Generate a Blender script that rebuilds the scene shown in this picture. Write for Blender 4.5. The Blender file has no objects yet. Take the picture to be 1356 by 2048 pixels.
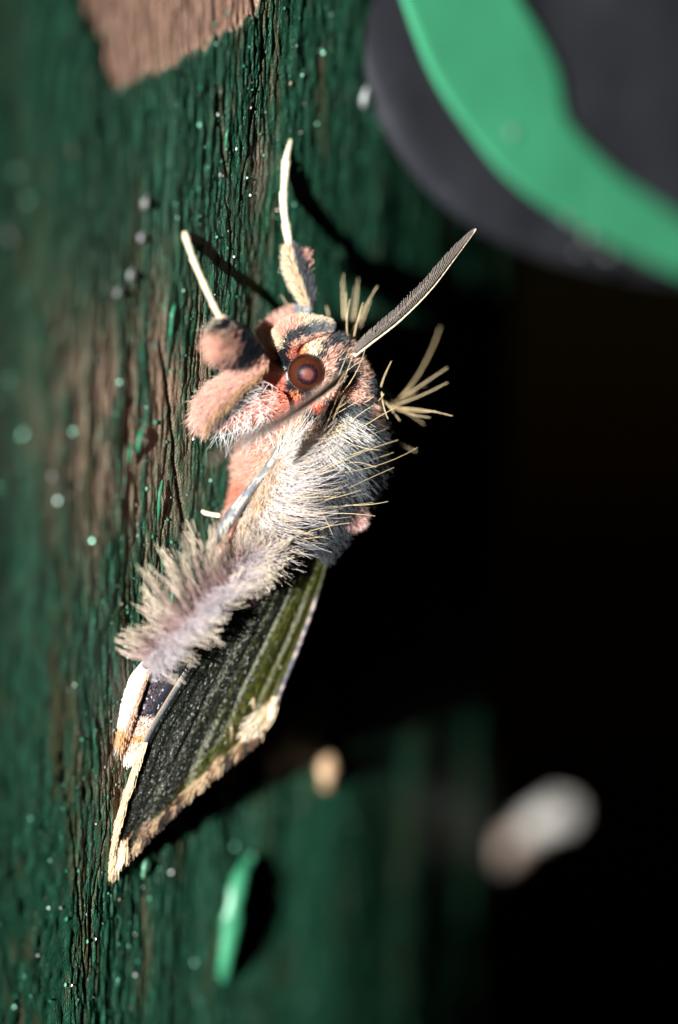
# A hairy-legged moth resting on a green painted post, seen in macro.
# 1 Blender unit = 1 cm.  Camera looks along +Y, Z is up; the sharp plane is Y = 0.
import bpy, math
import numpy as np

rng = np.random.default_rng(11)
scene = bpy.context.scene
scene.unit_settings.system = 'METRIC'
scene.unit_settings.scale_length = 0.01

# ------------------------------------------------------------------ camera, sky, sun, exposure
DIST = 20.0            # camera to sharp plane, cm
FRAME_H = 6.0          # height of the sharp plane in frame, cm
K = 2048.0 / FRAME_H   # tracing units per cm on the sharp plane

cam_data = bpy.data.cameras.new('camera')
cam_data.sensor_fit = 'VERTICAL'
cam_data.sensor_height = 36.0
cam_data.sensor_width = 36.0
cam_data.lens = 36.0 * DIST / FRAME_H
cam_data.clip_start = 0.5
cam_data.clip_end = 500.0
cam_data.dof.use_dof = True
cam_data.dof.focus_distance = DIST
cam_data.dof.aperture_fstop = 0.12 / (2 * 0.78)
cam_data.dof.aperture_blades = 9
cam = bpy.data.objects.new('camera', cam_data)
scene.collection.objects.link(cam)
cam.location = (0, -DIST, 0)
cam.rotation_euler = (math.pi / 2, 0, 0)
scene.camera = cam

SUN_DIR = np.array([0.355, 0.93, 0.004])          # the way the light travels
SUN_DIR = SUN_DIR / np.linalg.norm(SUN_DIR)
world = bpy.data.worlds.new('World')
scene.world = world
world.use_nodes = True
wn = world.node_tree
bg = wn.nodes['Background']
sky = wn.nodes.new('ShaderNodeTexSky')
sky.sky_type = 'NISHITA'
sky.sun_disc = False
sky.sun_elevation = math.radians(2.0)
sky.sun_rotation = math.atan2(-SUN_DIR[0], -SUN_DIR[1])
wn.links.new(sky.outputs[0], bg.inputs[0])
bg.inputs[1].default_value = 0.0006              # taken in the dark, the lamp does the lighting

sun_data = bpy.data.lights.new('sun', 'SUN')
sun_data.energy = 5.0
sun_data.angle = math.radians(0.6)
sun_data.color = (1.0, 0.98, 0.945)
sun = bpy.data.objects.new('sun', sun_data)
scene.collection.objects.link(sun)
sun.location = (-4, -14, 1)
from mathutils import Vector
sun.rotation_euler = Vector(SUN_DIR).to_track_quat('-Z', 'Y').to_euler()

vs = scene.view_settings
vs.view_transform = 'Standard'
vs.look = 'None'
vs.exposure = 1.15
vs.gamma = 1.0
vs.use_curve_mapping = False
scene.render.engine = 'CYCLES'
scene.cycles.use_denoising = True
scene.cycles.denoiser = 'OPENIMAGEDENOISE'
scene.cycles.denoising_prefilter = 'ACCURATE'
scene.cycles.max_bounces = 6
scene.cycles.diffuse_bounces = 3
scene.cycles.glossy_bounces = 3
scene.cycles.sample_clamp_indirect = 6.0

# ------------------------------------------------------------------ small maths
def nrm(v):
    v = np.asarray(v, float)
    return v / np.maximum(np.linalg.norm(v, axis=-1, keepdims=True), 1e-12)

def at(u, v, y=0.0):
    """tracing units (u right, v down) on a plane y cm behind the sharp plane -> cm"""
    u = np.asarray(u, float); v = np.asarray(v, float); y = np.asarray(y, float)
    k = 1 + y / DIST
    return np.stack(np.broadcast_arrays((u - 678) / K * k, y + 0 * u, (1024 - v) / K * k), -1)

def ats(lst):
    return np.array([at(*p[:3]) for p in lst])

def uv_of(p):
    k = 1 + p[..., 1] / DIST
    return p[..., 0] / k * K + 678, 1024 - p[..., 2] / k * K

def smooth(ctrl, n):
    """Catmull-Rom through control rows (any width)"""
    c = np.asarray(ctrl, float)
    c = np.vstack([2 * c[0] - c[1], c, 2 * c[-1] - c[-2]])
    m = len(c) - 3
    t = np.linspace(0, m, n)
    i = np.minimum(t.astype(int), m - 1)
    f = (t - i)[:, None]
    p0, p1, p2, p3 = c[i], c[i + 1], c[i + 2], c[i + 3]
    return 0.5 * (2 * p1 + (p2 - p0) * f + (2 * p0 - 5 * p1 + 4 * p2 - p3) * f ** 2 + (3 * p1 - p0 - 3 * p2 + p3) * f ** 3)

_tab = [np.random.default_rng(100 + k).random((256, 256)) for k in range(12)]
def vnoise(a, b, k=0):
    T = _tab[k]
    ia = np.floor(a).astype(int); ib = np.floor(b).astype(int)
    fa = a - ia; fb = b - ib
    fa = fa * fa * (3 - 2 * fa); fb = fb * fb * (3 - 2 * fb)
    g = lambda x, y: T[x % 256, y % 256]
    return (g(ia, ib) * (1 - fa) + g(ia + 1, ib) * fa) * (1 - fb) + (g(ia, ib + 1) * (1 - fa) + g(ia + 1, ib + 1) * fa) * fb

def sstep(x, a, b):
    t = np.clip((x - a) / (b - a), 0, 1)
    return t * t * (3 - 2 * t)

# ------------------------------------------------------------------ mesh helpers
def mesh_from(name, V, F, colors=None, smooth_shade=True, vec=None):
    """V n x 3; F m x 4 or m x 3 int array"""
    V = np.asarray(V, float); F = np.asarray(F, int)
    me = bpy.data.meshes.new(name)
    me.vertices.add(len(V)); me.vertices.foreach_set('co', V.ravel())
    w = F.shape[1]
    me.loops.add(F.size); me.loops.foreach_set('vertex_index', F.ravel())
    me.polygons.add(len(F))
    me.polygons.foreach_set('loop_start', np.arange(0, F.size, w))
    me.polygons.foreach_set('use_smooth', np.full(len(F), smooth_shade))
    me.update(calc_edges=True); me.validate()
    if colors is not None:
        at_ = me.attributes.new('col', 'FLOAT_COLOR', 'POINT')
        c = np.ones((len(V), 4)); c[:, :3] = colors
        at_.data.foreach_set('color', c.ravel())
    if vec is not None:
        for nm, arr in vec.items():
            a = me.attributes.new(nm, 'FLOAT_VECTOR', 'POINT')
            a.data.foreach_set('vector', np.asarray(arr, float).ravel())
    return me

def obj(name, me, mat=None, parent=None, kind=None, origin=None):
    o = bpy.data.objects.new(name, me)
    scene.collection.objects.link(o)
    if mat and me is not None:
        me.materials.append(mat)
    if origin is not None and me is not None:
        from mathutils import Matrix
        me.transform(Matrix.Translation(-Vector(origin)))
        o.location = Vector(origin)
    if parent is not None:
        o.parent = parent
        if parent.type == 'EMPTY' or parent.location.length > 0:
            bpy.context.view_layer.update()
            o.matrix_parent_inverse = parent.matrix_world.inverted()
    if kind:
        o['kind'] = kind
    return o

def join(parts):
    """parts: list of (V, F(4), C) -> one"""
    V, F, C, n = [], [], [], 0
    for v, f, c in parts:
        v = np.asarray(v).reshape(-1, 3)
        V.append(v); F.append(np.asarray(f) + n); C.append(np.broadcast_to(c, v.shape)); n += len(v)
    return np.vstack(V), np.vstack(F), np.vstack(C)

def tube(pts, ra, rb=None, sides=10, ref=(0, 1, 0), cap=True):
    """loft an ellipse along pts: ra across, rb along the ref direction (cm)"""
    pts = np.asarray(pts, float); n = len(pts)
    ra = np.broadcast_to(np.asarray(ra, float), (n,)); rb = ra if rb is None else np.broadcast_to(np.asarray(rb, float), (n,))
    t = nrm(np.gradient(pts, axis=0))
    ref = np.asarray(ref, float)
    u = nrm(np.cross(t, ref)); w = np.cross(u, t)
    th = np.linspace(0, 2 * np.pi, sides, endpoint=False)
    V = pts[:, None] + u[:, None] * ra[:, None, None] * np.cos(th)[None, :, None] + w[:, None] * rb[:, None, None] * np.sin(th)[None, :, None]
    V = V.reshape(-1, 3)
    i = np.arange(n - 1)[:, None] * sides; j = np.arange(sides)[None]; k = (j + 1) % sides
    F = np.stack([i + j, i + k, i + sides + k, i + sides + j], -1).reshape(-1, 4)
    if cap:
        for base, p, rev in ((0, pts[0], 1), ((n - 1) * sides, pts[-1], 0)):
            V = np.vstack([V, p]); c = len(V) - 1
            jj = np.arange(0, sides, 2) if sides % 2 == 0 else np.arange(0, sides - 1, 2)
            q = np.stack([np.full(len(jj), c), base + jj, base + (jj + 1) % sides, base + (jj + 2) % sides], -1)
            F = np.vstack([F, q[:, ::-1] if rev else q])
    return V, F

def strands(R, M, T, r0, r1, c0, c1, seg=4, sides=3, cp=1.0, wave=0.0):
    """tapered hairs along quadratic Bezier curves R-M-T"""
    n = len(R)
    r0 = np.broadcast_to(np.asarray(r0, float), (n,)); r1 = np.broadcast_to(np.asarray(r1, float), (n,))
    c0 = np.broadcast_to(np.asarray(c0, float), (n, 3)); c1 = np.broadcast_to(np.asarray(c1, float), (n, 3))
    s = np.linspace(0, 1, seg + 1)[None, :, None]
    R, M, T = R[:, None], M[:, None], T[:, None]
    p = (1 - s) ** 2 * R + 2 * s * (1 - s) * M + s ** 2 * T
    if wave:
        ln_ = np.linalg.norm(T - R, axis=-1, keepdims=True)
        for fq in (1.6, 3.3):
            ax_ = nrm(rng.normal(size=(n, 1, 3)))
            p = p + ax_ * ln_ * (wave / fq) * s * np.sin(math.pi * fq * s + rng.uniform(0, 6.28, (n, 1, 1)))
    tg = nrm(2 * (1 - s) * (M - R) + 2 * s * (T - M) + 1e-9)
    ref = nrm(rng.normal(size=(n, 1, 3)))
    u = nrm(np.cross(tg, ref)); w = np.cross(tg, u)
    ss = s[..., 0]
    rad = (r0[:, None] * (1 - ss) + r1[:, None] * ss)[..., None, None]
    th = np.linspace(0, 2 * np.pi, sides, endpoint=False)
    V = p[:, :, None] + rad * (u[:, :, None] * np.cos(th)[:, None] + w[:, :, None] * np.sin(th)[:, None])
    C = c0[:, None] * (1 - ss[..., None] ** cp) + c1[:, None] * ss[..., None] ** cp
    C = np.broadcast_to(C[:, :, None], V.shape)
    b = (np.arange(n) * (seg + 1) * sides)[:, None, None]
    i = (np.arange(seg) * sides)[None, :, None]; j = np.arange(sides)[None, None]; k = (j + 1) % sides
    F = np.stack([b + i + j, b + i + k, b + i + sides + k, b + i + sides + j], -1).reshape(-1, 4)
    return V.reshape(-1, 3), F, C.reshape(-1, 3)

def sample(V, F, n):
    """random points and normals on quads"""
    tri = np.vstack([F[:, [0, 1, 2]], F[:, [0, 2, 3]]])
    a, b, c = V[tri[:, 0]], V[tri[:, 1]], V[tri[:, 2]]
    nn = np.cross(b - a, c - a); ar = np.linalg.norm(nn, axis=1)
    idx = rng.choice(len(tri), n, p=ar / ar.sum())
    r1 = np.sqrt(rng.random(n))[:, None]; r2 = rng.random(n)[:, None]
    return a[idx] * (1 - r1) + b[idx] * r1 * (1 - r2) + c[idx] * r1 * r2, nrm(nn[idx])

def out_normals(P_, N_, centre):
    s = np.sign(np.sum((P_ - centre) * N_, 1))[:, None]
    return N_ * np.where(s == 0, 1, s)

# ------------------------------------------------------------------ materials
def new_mat(name):
    m = bpy.data.materials.new(name); m.use_nodes = True
    nt = m.node_tree
    return m, nt, nt.nodes['Principled BSDF'], nt.nodes.new, nt.links.new

def attr_mat(name, rough=0.5, spec=0.4, bump=None, bstr=0.3, sheen=0.0, metallic=0.0, var=0.0, vscale=40):
    m, nt, b, N, L = new_mat(name)
    a = N('ShaderNodeAttribute'); a.attribute_name = 'col'
    src = a.outputs['Color']
    if var:
        tc = N('ShaderNodeTexCoord'); nz = N('ShaderNodeTexNoise'); nz.inputs['Scale'].default_value = vscale
        nz.inputs['Detail'].default_value = 5
        L(tc.outputs['Object'], nz.inputs['Vector'])
        mr = N('ShaderNodeMapRange'); mr.inputs[1].default_value = .3; mr.inputs[2].default_value = .7
        mr.inputs[3].default_value = 1 - var; mr.inputs[4].default_value = 1 + var
        L(nz.outputs[0], mr.inputs[0])
        mx = N('ShaderNodeVectorMath'); mx.operation = 'SCALE'
        L(src, mx.inputs[0]); L(mr.outputs[0], mx.inputs['Scale']); src = mx.outputs[0]
    L(src, b.inputs['Base Color'])
    b.inputs['Roughness'].default_value = rough
    b.inputs['Specular IOR Level'].default_value = spec
    b.inputs['Metallic'].default_value = metallic
    if sheen:
        b.inputs['Sheen Weight'].default_value = sheen
    if bump:
        tc = N('ShaderNodeTexCoord'); nz = N('ShaderNodeTexNoise'); nz.inputs['Scale'].default_value = bump
        nz.inputs['Detail'].default_value = 3
        bp = N('ShaderNodeBump'); bp.inputs['Strength'].default_value = bstr; bp.inputs['Distance'].default_value = 0.01
        L(tc.outputs['Object'], nz.inputs['Vector']); L(nz.outputs[0], bp.inputs['Height']); L(bp.outputs[0], b.inputs['Normal'])
    return m

MAT_FUR = attr_mat('fur_hair', 0.38, 0.55)
MAT_SKIN = attr_mat('scaled_skin', 0.6, 0.3, bump=120, bstr=0.5, var=0.35, vscale=60)
MAT_WING = attr_mat('wing_membrane', 0.42, 0.45, bump=70, bstr=0.6, var=0.45, vscale=30)
MAT_SCALE = attr_mat('wing_scales', 0.46, 1.0)
MAT_CHIT = attr_mat('leg_shell', 0.45, 0.5, bump=140, bstr=0.5, var=0.3, vscale=70)

def paint_post_mat():
    m, nt, b, N, L = new_mat('weathered_green_paint')
    a = N('ShaderNodeAttribute'); a.attribute_name = 'grain'       # x across grain, y along grain, z bare-wood mask
    w = N('ShaderNodeAttribute'); w.attribute_name = 'wear'
    sep = N('ShaderNodeSeparateXYZ'); L(a.outputs['Vector'], sep.inputs[0])
    sw = N('ShaderNodeSeparateXYZ'); L(w.outputs['Vector'], sw.inputs[0])
    def noise(scale, sx, sy, detail=4):
        mp = N('ShaderNodeMapping'); mp.inputs['Scale'].default_value = (sx, sy, 0)
        L(a.outputs['Vector'], mp.inputs['Vector'])
        n = N('ShaderNodeTexNoise'); n.inputs['Scale'].default_value = scale; n.inputs['Detail'].default_value = detail
        L(mp.outputs[0], n.inputs['Vector']); return n.outputs[0]
    def ramp(src, stops):
        r = N('ShaderNodeValToRGB'); L(src, r.inputs[0])
        e = r.color_ramp.elements
        while len(e) < len(stops): e.new(0.5)
        for k, (p, c) in enumerate(stops):
            e[k].position = p; e[k].color = (*c, 1)
        return r.outputs[0]
    def mix(f, c1, c2):
        x = N('ShaderNodeMix'); x.data_type = 'RGBA'
        L(f, x.inputs[0]); L(c1, x.inputs[6]); L(c2, x.inputs[7]); return x.outputs[2]
    green = ramp(noise(6, 3.0, 1.1, 6), [(.30, (.007, .044, .024)), (.5, (.012, .078, .042)), (.68, (.021, .122, .068))])
    moss = ramp(noise(7, 2.2, .6, 5), [(.2, (.035, .062, .028)), (.8, (.10, .080, .042))])
    wood = ramp(noise(9, 4.0, .5, 6), [(.25, (.28, .145, .10)), (.55, (.50, .30, .22)), (.8, (.62, .41, .32))])
    streak = ramp(noise(5, 4.0, .8, 6), [(.55, (0, 0, 0)), (.70, (1, 1, 1))])
    sc = N('ShaderNodeMath'); sc.operation = 'MULTIPLY'; sc.inputs[1].default_value = .38; L(streak, sc.inputs[0])
    c = mix(sc.outputs[0], green, moss)
    c = mix(sw.outputs['X'], c, moss)
    c = mix(sep.outputs['Z'], c, wood)
    L(c, b.inputs['Base Color'])
    rr = N('ShaderNodeMapRange'); L(sep.outputs['Z'], rr.inputs[0]); rr.inputs[3].default_value = .36; rr.inputs[4].default_value = .75
    L(rr.outputs[0], b.inputs['Roughness'])
    b.inputs['Specular IOR Level'].default_value = 0.4
    n1 = noise(26, 3.0, .8, 4); n2 = noise(70, 1.4, .9, 3)
    ad = N('ShaderNodeMath'); ad.operation = 'ADD'; L(n1, ad.inputs[0]); L(n2, ad.inputs[1])
    bp = N('ShaderNodeBump'); bp.inputs['Strength'].default_value = 0.9; bp.inputs['Distance'].default_value = 0.02
    L(ad.outputs[0], bp.inputs['Height']); L(bp.outputs[0], b.inputs['Normal'])
    return m

def flat_mat(name, col, rough=0.5, spec=0.5, bump=60, bstr=0.1, var=0.12, vs_=25):
    m, nt, b, N, L = new_mat(name)
    tc = N('ShaderNodeTexCoord')
    nz = N('ShaderNodeTexNoise'); nz.inputs['Scale'].default_value = vs_; nz.inputs['Detail'].default_value = 5
    L(tc.outputs['Object'], nz.inputs['Vector'])
    r = N('ShaderNodeValToRGB'); L(nz.outputs[0], r.inputs[0])
    c = np.array(col)
    r.color_ramp.elements[0].position = .3; r.color_ramp.elements[0].color = (*(c * (1 - var)), 1)
    r.color_ramp.elements[1].position = .7; r.color_ramp.elements[1].color = (*np.minimum(c * (1 + var), 1), 1)
    L(r.outputs[0], b.inputs['Base Color'])
    b.inputs['Roughness'].default_value = rough; b.inputs['Specular IOR Level'].default_value = spec
    n2 = N('ShaderNodeTexNoise'); n2.inputs['Scale'].default_value = bump; L(tc.outputs['Object'], n2.inputs['Vector'])
    bp = N('ShaderNodeBump'); bp.inputs['Strength'].default_value = bstr; bp.inputs['Distance'].default_value = 0.02
    L(n2.outputs[0], bp.inputs['Height']); L(bp.outputs[0], b.inputs['Normal'])
    return m

# ------------------------------------------------------------------ the post
TH = math.radians(60)
LINE = nrm([0.203, 0, 0.979])                       # where the post meets the sharp plane
E = np.array([LINE[2], 0, -LINE[0]])
NW = math.sin(TH) * E - math.cos(TH) * np.array([0, 1.0, 0])     # post face normal
TW = math.cos(TH) * E + math.sin(TH) * np.array([0, 1.0, 0])     # across the face, going right and away
GW = nrm(LINE - TW * (LINE[0] - 0.035) / TW[0])                  # grain, upright
P0 = at(339, 1024, 0)
CAM = np.array([0, -DIST, 0.0])

def on_post(u, v, h=0.0):
    """point h cm off the post face that the tracing puts at u, v"""
    d = at(u, v, 0) - CAM
    k = ((P0 + NW * h - CAM) @ NW) / (d @ NW)
    return CAM + d * (k[..., None] if np.ndim(k) else k)

# grain coordinates (g along, t across) of a point on the face
_GT = np.linalg.inv(np.array([GW, TW, NW]).T)
def gt_of(p):
    q = (np.asarray(p) - P0) @ _GT.T
    return q[..., 0], q[..., 1]

def seg_dist(g, t, poly, gs=1.0):
    d = np.full(g.shape, 1e9)
    for (g0, t0), (g1, t1) in zip(poly[:-1], poly[1:]):
        ax, ay = (g1 - g0) * gs, t1 - t0
        s = np.clip(((g - g0) * gs * ax + (t - t0) * ay) / (ax * ax + ay * ay), 0, 1)
        d = np.minimum(d, np.hypot((g - g0) * gs - s * ax, t - t0 - s * ay))
    return d

def inside(g, t, poly):
    r = np.zeros(g.shape, bool)
    m = len(poly)
    for i in range(m):
        g0, t0 = poly[i]; g1, t1 = poly[(i + 1) % m]
        c = ((t0 > t) != (t1 > t)) & (g < (g1 - g0) * (t - t0) / (t1 - t0 + 1e-12) + g0)
        r ^= c
    return r

def trace_gt(lst):
    return [tuple(float(x) for x in gt_of(on_post(u, v))) for u, v in lst]

CRACKS = [
    (trace_gt([(322, 690), (336, 760), (345, 850), (350, 920), (360, 985), (368, 1030), (372, 1080)]), .030, .06),
    (trace_gt([(398, 560), (388, 700), (372, 800), (375, 900)]), .012, .03),
    (trace_gt([(436, 180), (444, 300), (452, 345)]), .022, .05),
    (trace_gt([(530, 20), (522, 140), (500, 260), (480, 400)]), .010, .03),
    (trace_gt([(336, 1010), (322, 1090), (310, 1180), (296, 1290)]), .014, .03),
    (trace_gt([(295, 1090), (285, 1180), (292, 1260)]), .014, .03),
    (trace_gt([(225, 1560), (205, 1680), (180, 1820), (172, 1960)]), .012, .03),
    (trace_gt([(120, 1500), (142, 1660), (158, 1820), (168, 1990)]), .016, .04),
    (trace_gt([(455, 560), (462, 470), (450, 400)]), .012, .03),
]
BARE = trace_gt([(150, -40), (168, 30), (200, 120), (228, 182), (262, 168), (330, 130), (400, 100), (455, 62), (512, 30), (540, -60), (380, -400), (150, -400)])

# section of the post: flat, then a long easing bend, then the far corner
_ts = np.linspace(-8, 14, 4400)
_ang = np.where(_ts > 2.0, .157 * (1 - np.exp(-np.maximum(_ts - 1.9, 0) / .85)), 0) + np.clip((_ts - 4.9) / .9, 0, math.pi / 2 - .151)
_dt = _ts[1] - _ts[0]
_tt = np.cumsum(np.cos(_ang)) * _dt; _tt += -_tt[0] + _ts[0]
_hh = -np.cumsum(np.sin(_ang)) * _dt
def face_point(g, t):
    """post face with a rounded far corner; returns point and normal"""
    a = np.interp(t, _ts, _ang); tt = np.interp(t, _ts, _tt); hh = np.interp(t, _ts, _hh)
    p = P0 + g[..., None] * GW + tt[..., None] * TW + hh[..., None] * NW
    n = np.cos(a)[..., None] * NW + np.sin(a)[..., None] * TW
    return p, n

def relief(g, t):
    tw = t + .12 * (vnoise(g * .45, t * .8, 0) - .5) + .06 * (vnoise(g * 1.7, t * 3, 1) - .5) + .02 * (vnoise(g * 5, t * 8, 2) - .5)
    h = .022 * (vnoise(g * .5, tw * 3.2, 2) - .5)
    r1 = 1 - np.abs(2 * vnoise(g * 1.6, tw * 10, 3) - 1)
    h = h + .005 * (r1 - .5)
    r2 = 1 - np.abs(2 * vnoise(g * 4.0 + 9, tw * 30, 4) - 1)
    h = h + .0095 * (r2 - .5)
    r3 = vnoise(g * 10.0, tw * 58, 5)
    h = h + .0110 * (r3 - .5)
    h = h + .006 * (vnoise(g * 30, tw * 48, 6) - .5)
    wear = sstep(.75 * vnoise(g * .7 + 4, tw * 5, 7) + .45 * vnoise(g * 4, tw * 22, 8) + .25 * (1 - r2) - .1 * r1, .78, 1.08)
    # bare patch
    gj = g + .05 * (vnoise(g * 4, tw * 14, 8) - .5) + .06 * (vnoise(g * 1, tw * 30, 9) - .5); tj = t + .05 * (vnoise(g * 2, tw * 9, 9) - .5)
    bare = inside(gj, tj, BARE).astype(float)
    # rubbed brown area left of the moth
    for (u, v, ru, rv, amp) in ((230, 850, .9, .75, 1.0), (330, 780, .35, .7, .9), (190, 980, .6, .6, .5), (345, 930, .2, .5, .8), (400, 720, .25, .35, .7),
                                (235, 1620, .12, .5, .8), (215, 1500, .2, .4, .6), (505, 560, .12, .3, .5), (520, 330, .1, .3, .5)):
        g0, t0 = gt_of(on_post(u, v))
        d = np.hypot((g - g0) / rv, (t - t0) / ru)
        bare = np.maximum(bare, amp * .72 * np.exp(-d * d * 1.5) * sstep(vnoise(g * 2.6, tw * 13, 10) + .5 * vnoise(g * 7, tw * 34, 11) + .3 * vnoise(g * 18, tw * 50, 3), .55, 1.15))
    h = h - .018 * bare
    h = h * (1 - .25 * bare)
    for poly, wd, dp in CRACKS:
        d = seg_dist(g, t + .02 * (vnoise(g * 9, g * 0 + wd * 99, 1) - .5), poly, .999)
        taper = .45 + .75 * vnoise(g * 5, g * 0 + wd * 1000, 2)
        k = np.exp(-(d / (.75 * wd * taper)) ** 2)
        h = h - .55 * dp * k
        wear = np.maximum(wear, .9 * np.exp(-(d / (wd * 1.6)) ** 2) * (1 - bare))
    return h, bare, wear

def build_post():
    t_axis = np.concatenate([np.arange(-5.5, -1.0, .028), np.arange(-1.0, 1.1, .0072), np.arange(1.1, 3.2, .022), np.arange(3.2, 9.5, .04)])
    g_axis = np.arange(-5.6, 5.6, .0165)
    g, t = np.meshgrid(g_axis, t_axis, indexing='ij')
    h, bare, wear = relief(g, t)
    p, n = face_point(g, t)
    V = (p + n * h[..., None]).reshape(-1, 3)
    ng, ntt = g.shape
    idx = np.arange(ng * ntt).reshape(ng, ntt)
    F = np.stack([idx[:-1, :-1], idx[:-1, 1:], idx[1:, 1:], idx[1:, :-1]], -1).reshape(-1, 4)
    grain = np.stack([t, g, bare], -1).reshape(-1, 3)
    wv = np.stack([wear, wear, wear], -1).reshape(-1, 3)
    # close the back of the post so that it is a solid timber
    ring = [idx[:, -1], idx[:, 0]]
    back = []
    for r in ring:
        base = V[r]; nb = base - 6.0 * NW
        back.append(nb)
    nV = len(V); m = ng
    b0 = nV + np.arange(m); b1 = nV + m + np.arange(m)
    V = np.vstack([V, back[0], back[1]])
    q = lambda A, B: np.stack([A[:-1], B[:-1], B[1:], A[1:]], -1)
    F = np.vstack([F, q(ring[0], b0), q(b0, b1), q(b1, ring[1])])
    grain = np.vstack([grain, grain[ring[0]], grain[ring[1]]]); wv = np.vstack([wv, wv[ring[0]], wv[ring[1]]])
    return mesh_from('wooden_post', V, F, None, True, {'grain': grain, 'wear': wv})

MAT_POST = paint_post_mat()
post = obj('wooden_post', build_post(), MAT_POST)
post['label'] = 'weathered wooden post with cracked dark green paint, the moth clings to it'
post['category'] = 'post'

def post_height(p):
    g, t = gt_of(p)
    h, _, _ = relief(np.atleast_1d(g), np.atleast_1d(t))
    return h

# glints on the face: added flecks, tilted between sun and camera to sparkle
def build_glint_flecks():
    parts = []
    half = nrm(-SUN_DIR + nrm(CAM))
    n = 1500
    u = rng.uniform(-20, 1000, n); v = rng.uniform(-20, 2070, n)
    fx = 530 - .207 * (v - 100)
    big = np.abs(u - fx)
    keep = rng.random(n) < np.where(big < 130, .8, np.where(u > 560, .07, .12))
    u, v, big = u[keep], v[keep], big[keep]; n = len(u)
    p = on_post(u, v)
    g, t = gt_of(p)
    h, _, _ = relief(g, t)
    base, nn = face_point(g, t)
    size = np.where(big < 130, rng.uniform(.0035, .009, n), rng.uniform(.005, .011, n))
    c = base + nn * (h + size * .5)[:, None]
    tilt = nrm(half + rng.normal(size=(n, 3)) * rng.choice([.12, .30, .50], n, p=[.10, .4, .5])[:, None])
    a = nrm(np.cross(tilt, nrm(GW + rng.normal(size=(n, 3)) * .3))); b = np.cross(tilt, a)
    el = rng.uniform(.6, 1.6, n)
    k = np.linspace(0, 2 * np.pi, 6, endpoint=False)
    top = c[:, None] + size[:, None, None] * (a[:, None] * np.cos(k)[None, :, None] + (b * el[:, None])[:, None] * np.sin(k)[None, :, None])
    bot = c[:, None] + 1.2 * (top - c[:, None]) - tilt[:, None] * size[:, None, None] * 1.4
    V = np.concatenate([top, bot], 1).reshape(-1, 3)
    o = (np.arange(n) * 12)[:, None]
    F = [np.concatenate([o + 0, o + 1, o + 2, o + 3], 1), np.concatenate([o + 0, o + 3, o + 4, o + 5], 1)]
    for j in range(6):
        F.append(np.concatenate([o + j, o + 6 + j, o + 6 + (j + 1) % 6, o + (j + 1) % 6], 1))
    pal = np.array([[.06, .28, .18], [.04, .20, .13], [.18, .28, .25], [.3, .3, .3], [.26, .2, .14]])
    C = pal[rng.choice(5, n, p=[.36, .34, .14, .08, .08])]
    C = np.repeat(C[:, None], 12, 1).reshape(-1, 3)
    return mesh_from('glint_flecks', V, np.vstack(F), C, False)
MAT_GLINT = attr_mat('glint_facet', 0.36, 0.8, metallic=0.25)
obj('glint_flecks', build_glint_flecks(), MAT_GLINT, post, kind='stuff')

# lifted paint curl and bare splinter on the face
def strip_on(ctrl, width, lifts, col, n=26, cross=8, thick=.02, curl=.5):
    """a lifted sliver: ctrl (u,v), half width cm, lift cm"""
    c = smooth([(u, v, w, l) for (u, v), w, l in zip(ctrl, width, lifts)], n)
    V = []
    for k, (u, v, w, l) in enumerate(c):
        p = on_post(u, v, l)
        a = nrm(np.cross(nrm(on_post(c[min(k + 1, n - 1)][0], c[min(k + 1, n - 1)][1], l) - on_post(c[max(k - 1, 0)][0], c[max(k - 1, 0)][1], l)), NW))
        a = nrm(a * math.cos(curl) - NW * math.sin(curl)); b = nrm(np.cross(a, GW))
        jag = 1 + .6 * (rng.random() - .5)
        for q in range(2 * cross):
            th = 2 * math.pi * q / (2 * cross)
            V.append(p + a * w * jag * math.cos(th) + b * (thick * math.sin(th) + .35 * w * (math.cos(th) ** 2 - .5)))
    V = np.array(V); s = 2 * cross
    i = np.arange(n - 1)[:, None] * s; j = np.arange(s)[None]; k = (j + 1) % s
    F = np.stack([i + j, i + k, i + s + k, i + s + j], -1).reshape(-1, 4)
    caps = []
    for base in (0, (n - 1) * s):
        for q in range(1, s - 2, 2):
            caps.append([base, base + q, base + q + 1, base + q + 2])
    return V, np.vstack([F, caps]), np.broadcast_to(col, V.shape)

MAT_FLAKE = attr_mat('paint_flake', 0.35, 0.5, bump=40, bstr=0.4, var=0.3, vscale=14)
V, F, C = join([strip_on([(506, 1712), (484, 1750), (470, 1810), (462, 1870), (452, 1925), (448, 1962)], [.03, .06, .065, .06, .045, .03],
                         [.03, .06, .075, .075, .06, .02], (.04, .23, .12))])
o = obj('paint_flake', mesh_from('paint_flake', V, F, C), MAT_FLAKE, post)
o['label'] = 'bright green curl of lifted paint'
V, F, C = join([strip_on([(652, 1508), (656, 1532), (655, 1556), (652, 1578)], [.03, .058, .058, .03], [.03, .07, .08, .02], (.50, .33, .20))])
o = obj('wood_splinter', mesh_from('wood_splinter', V, F, C), MAT_FLAKE, post)
o['label'] = 'peach-coloured bare splinter lifted from the paint'
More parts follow.
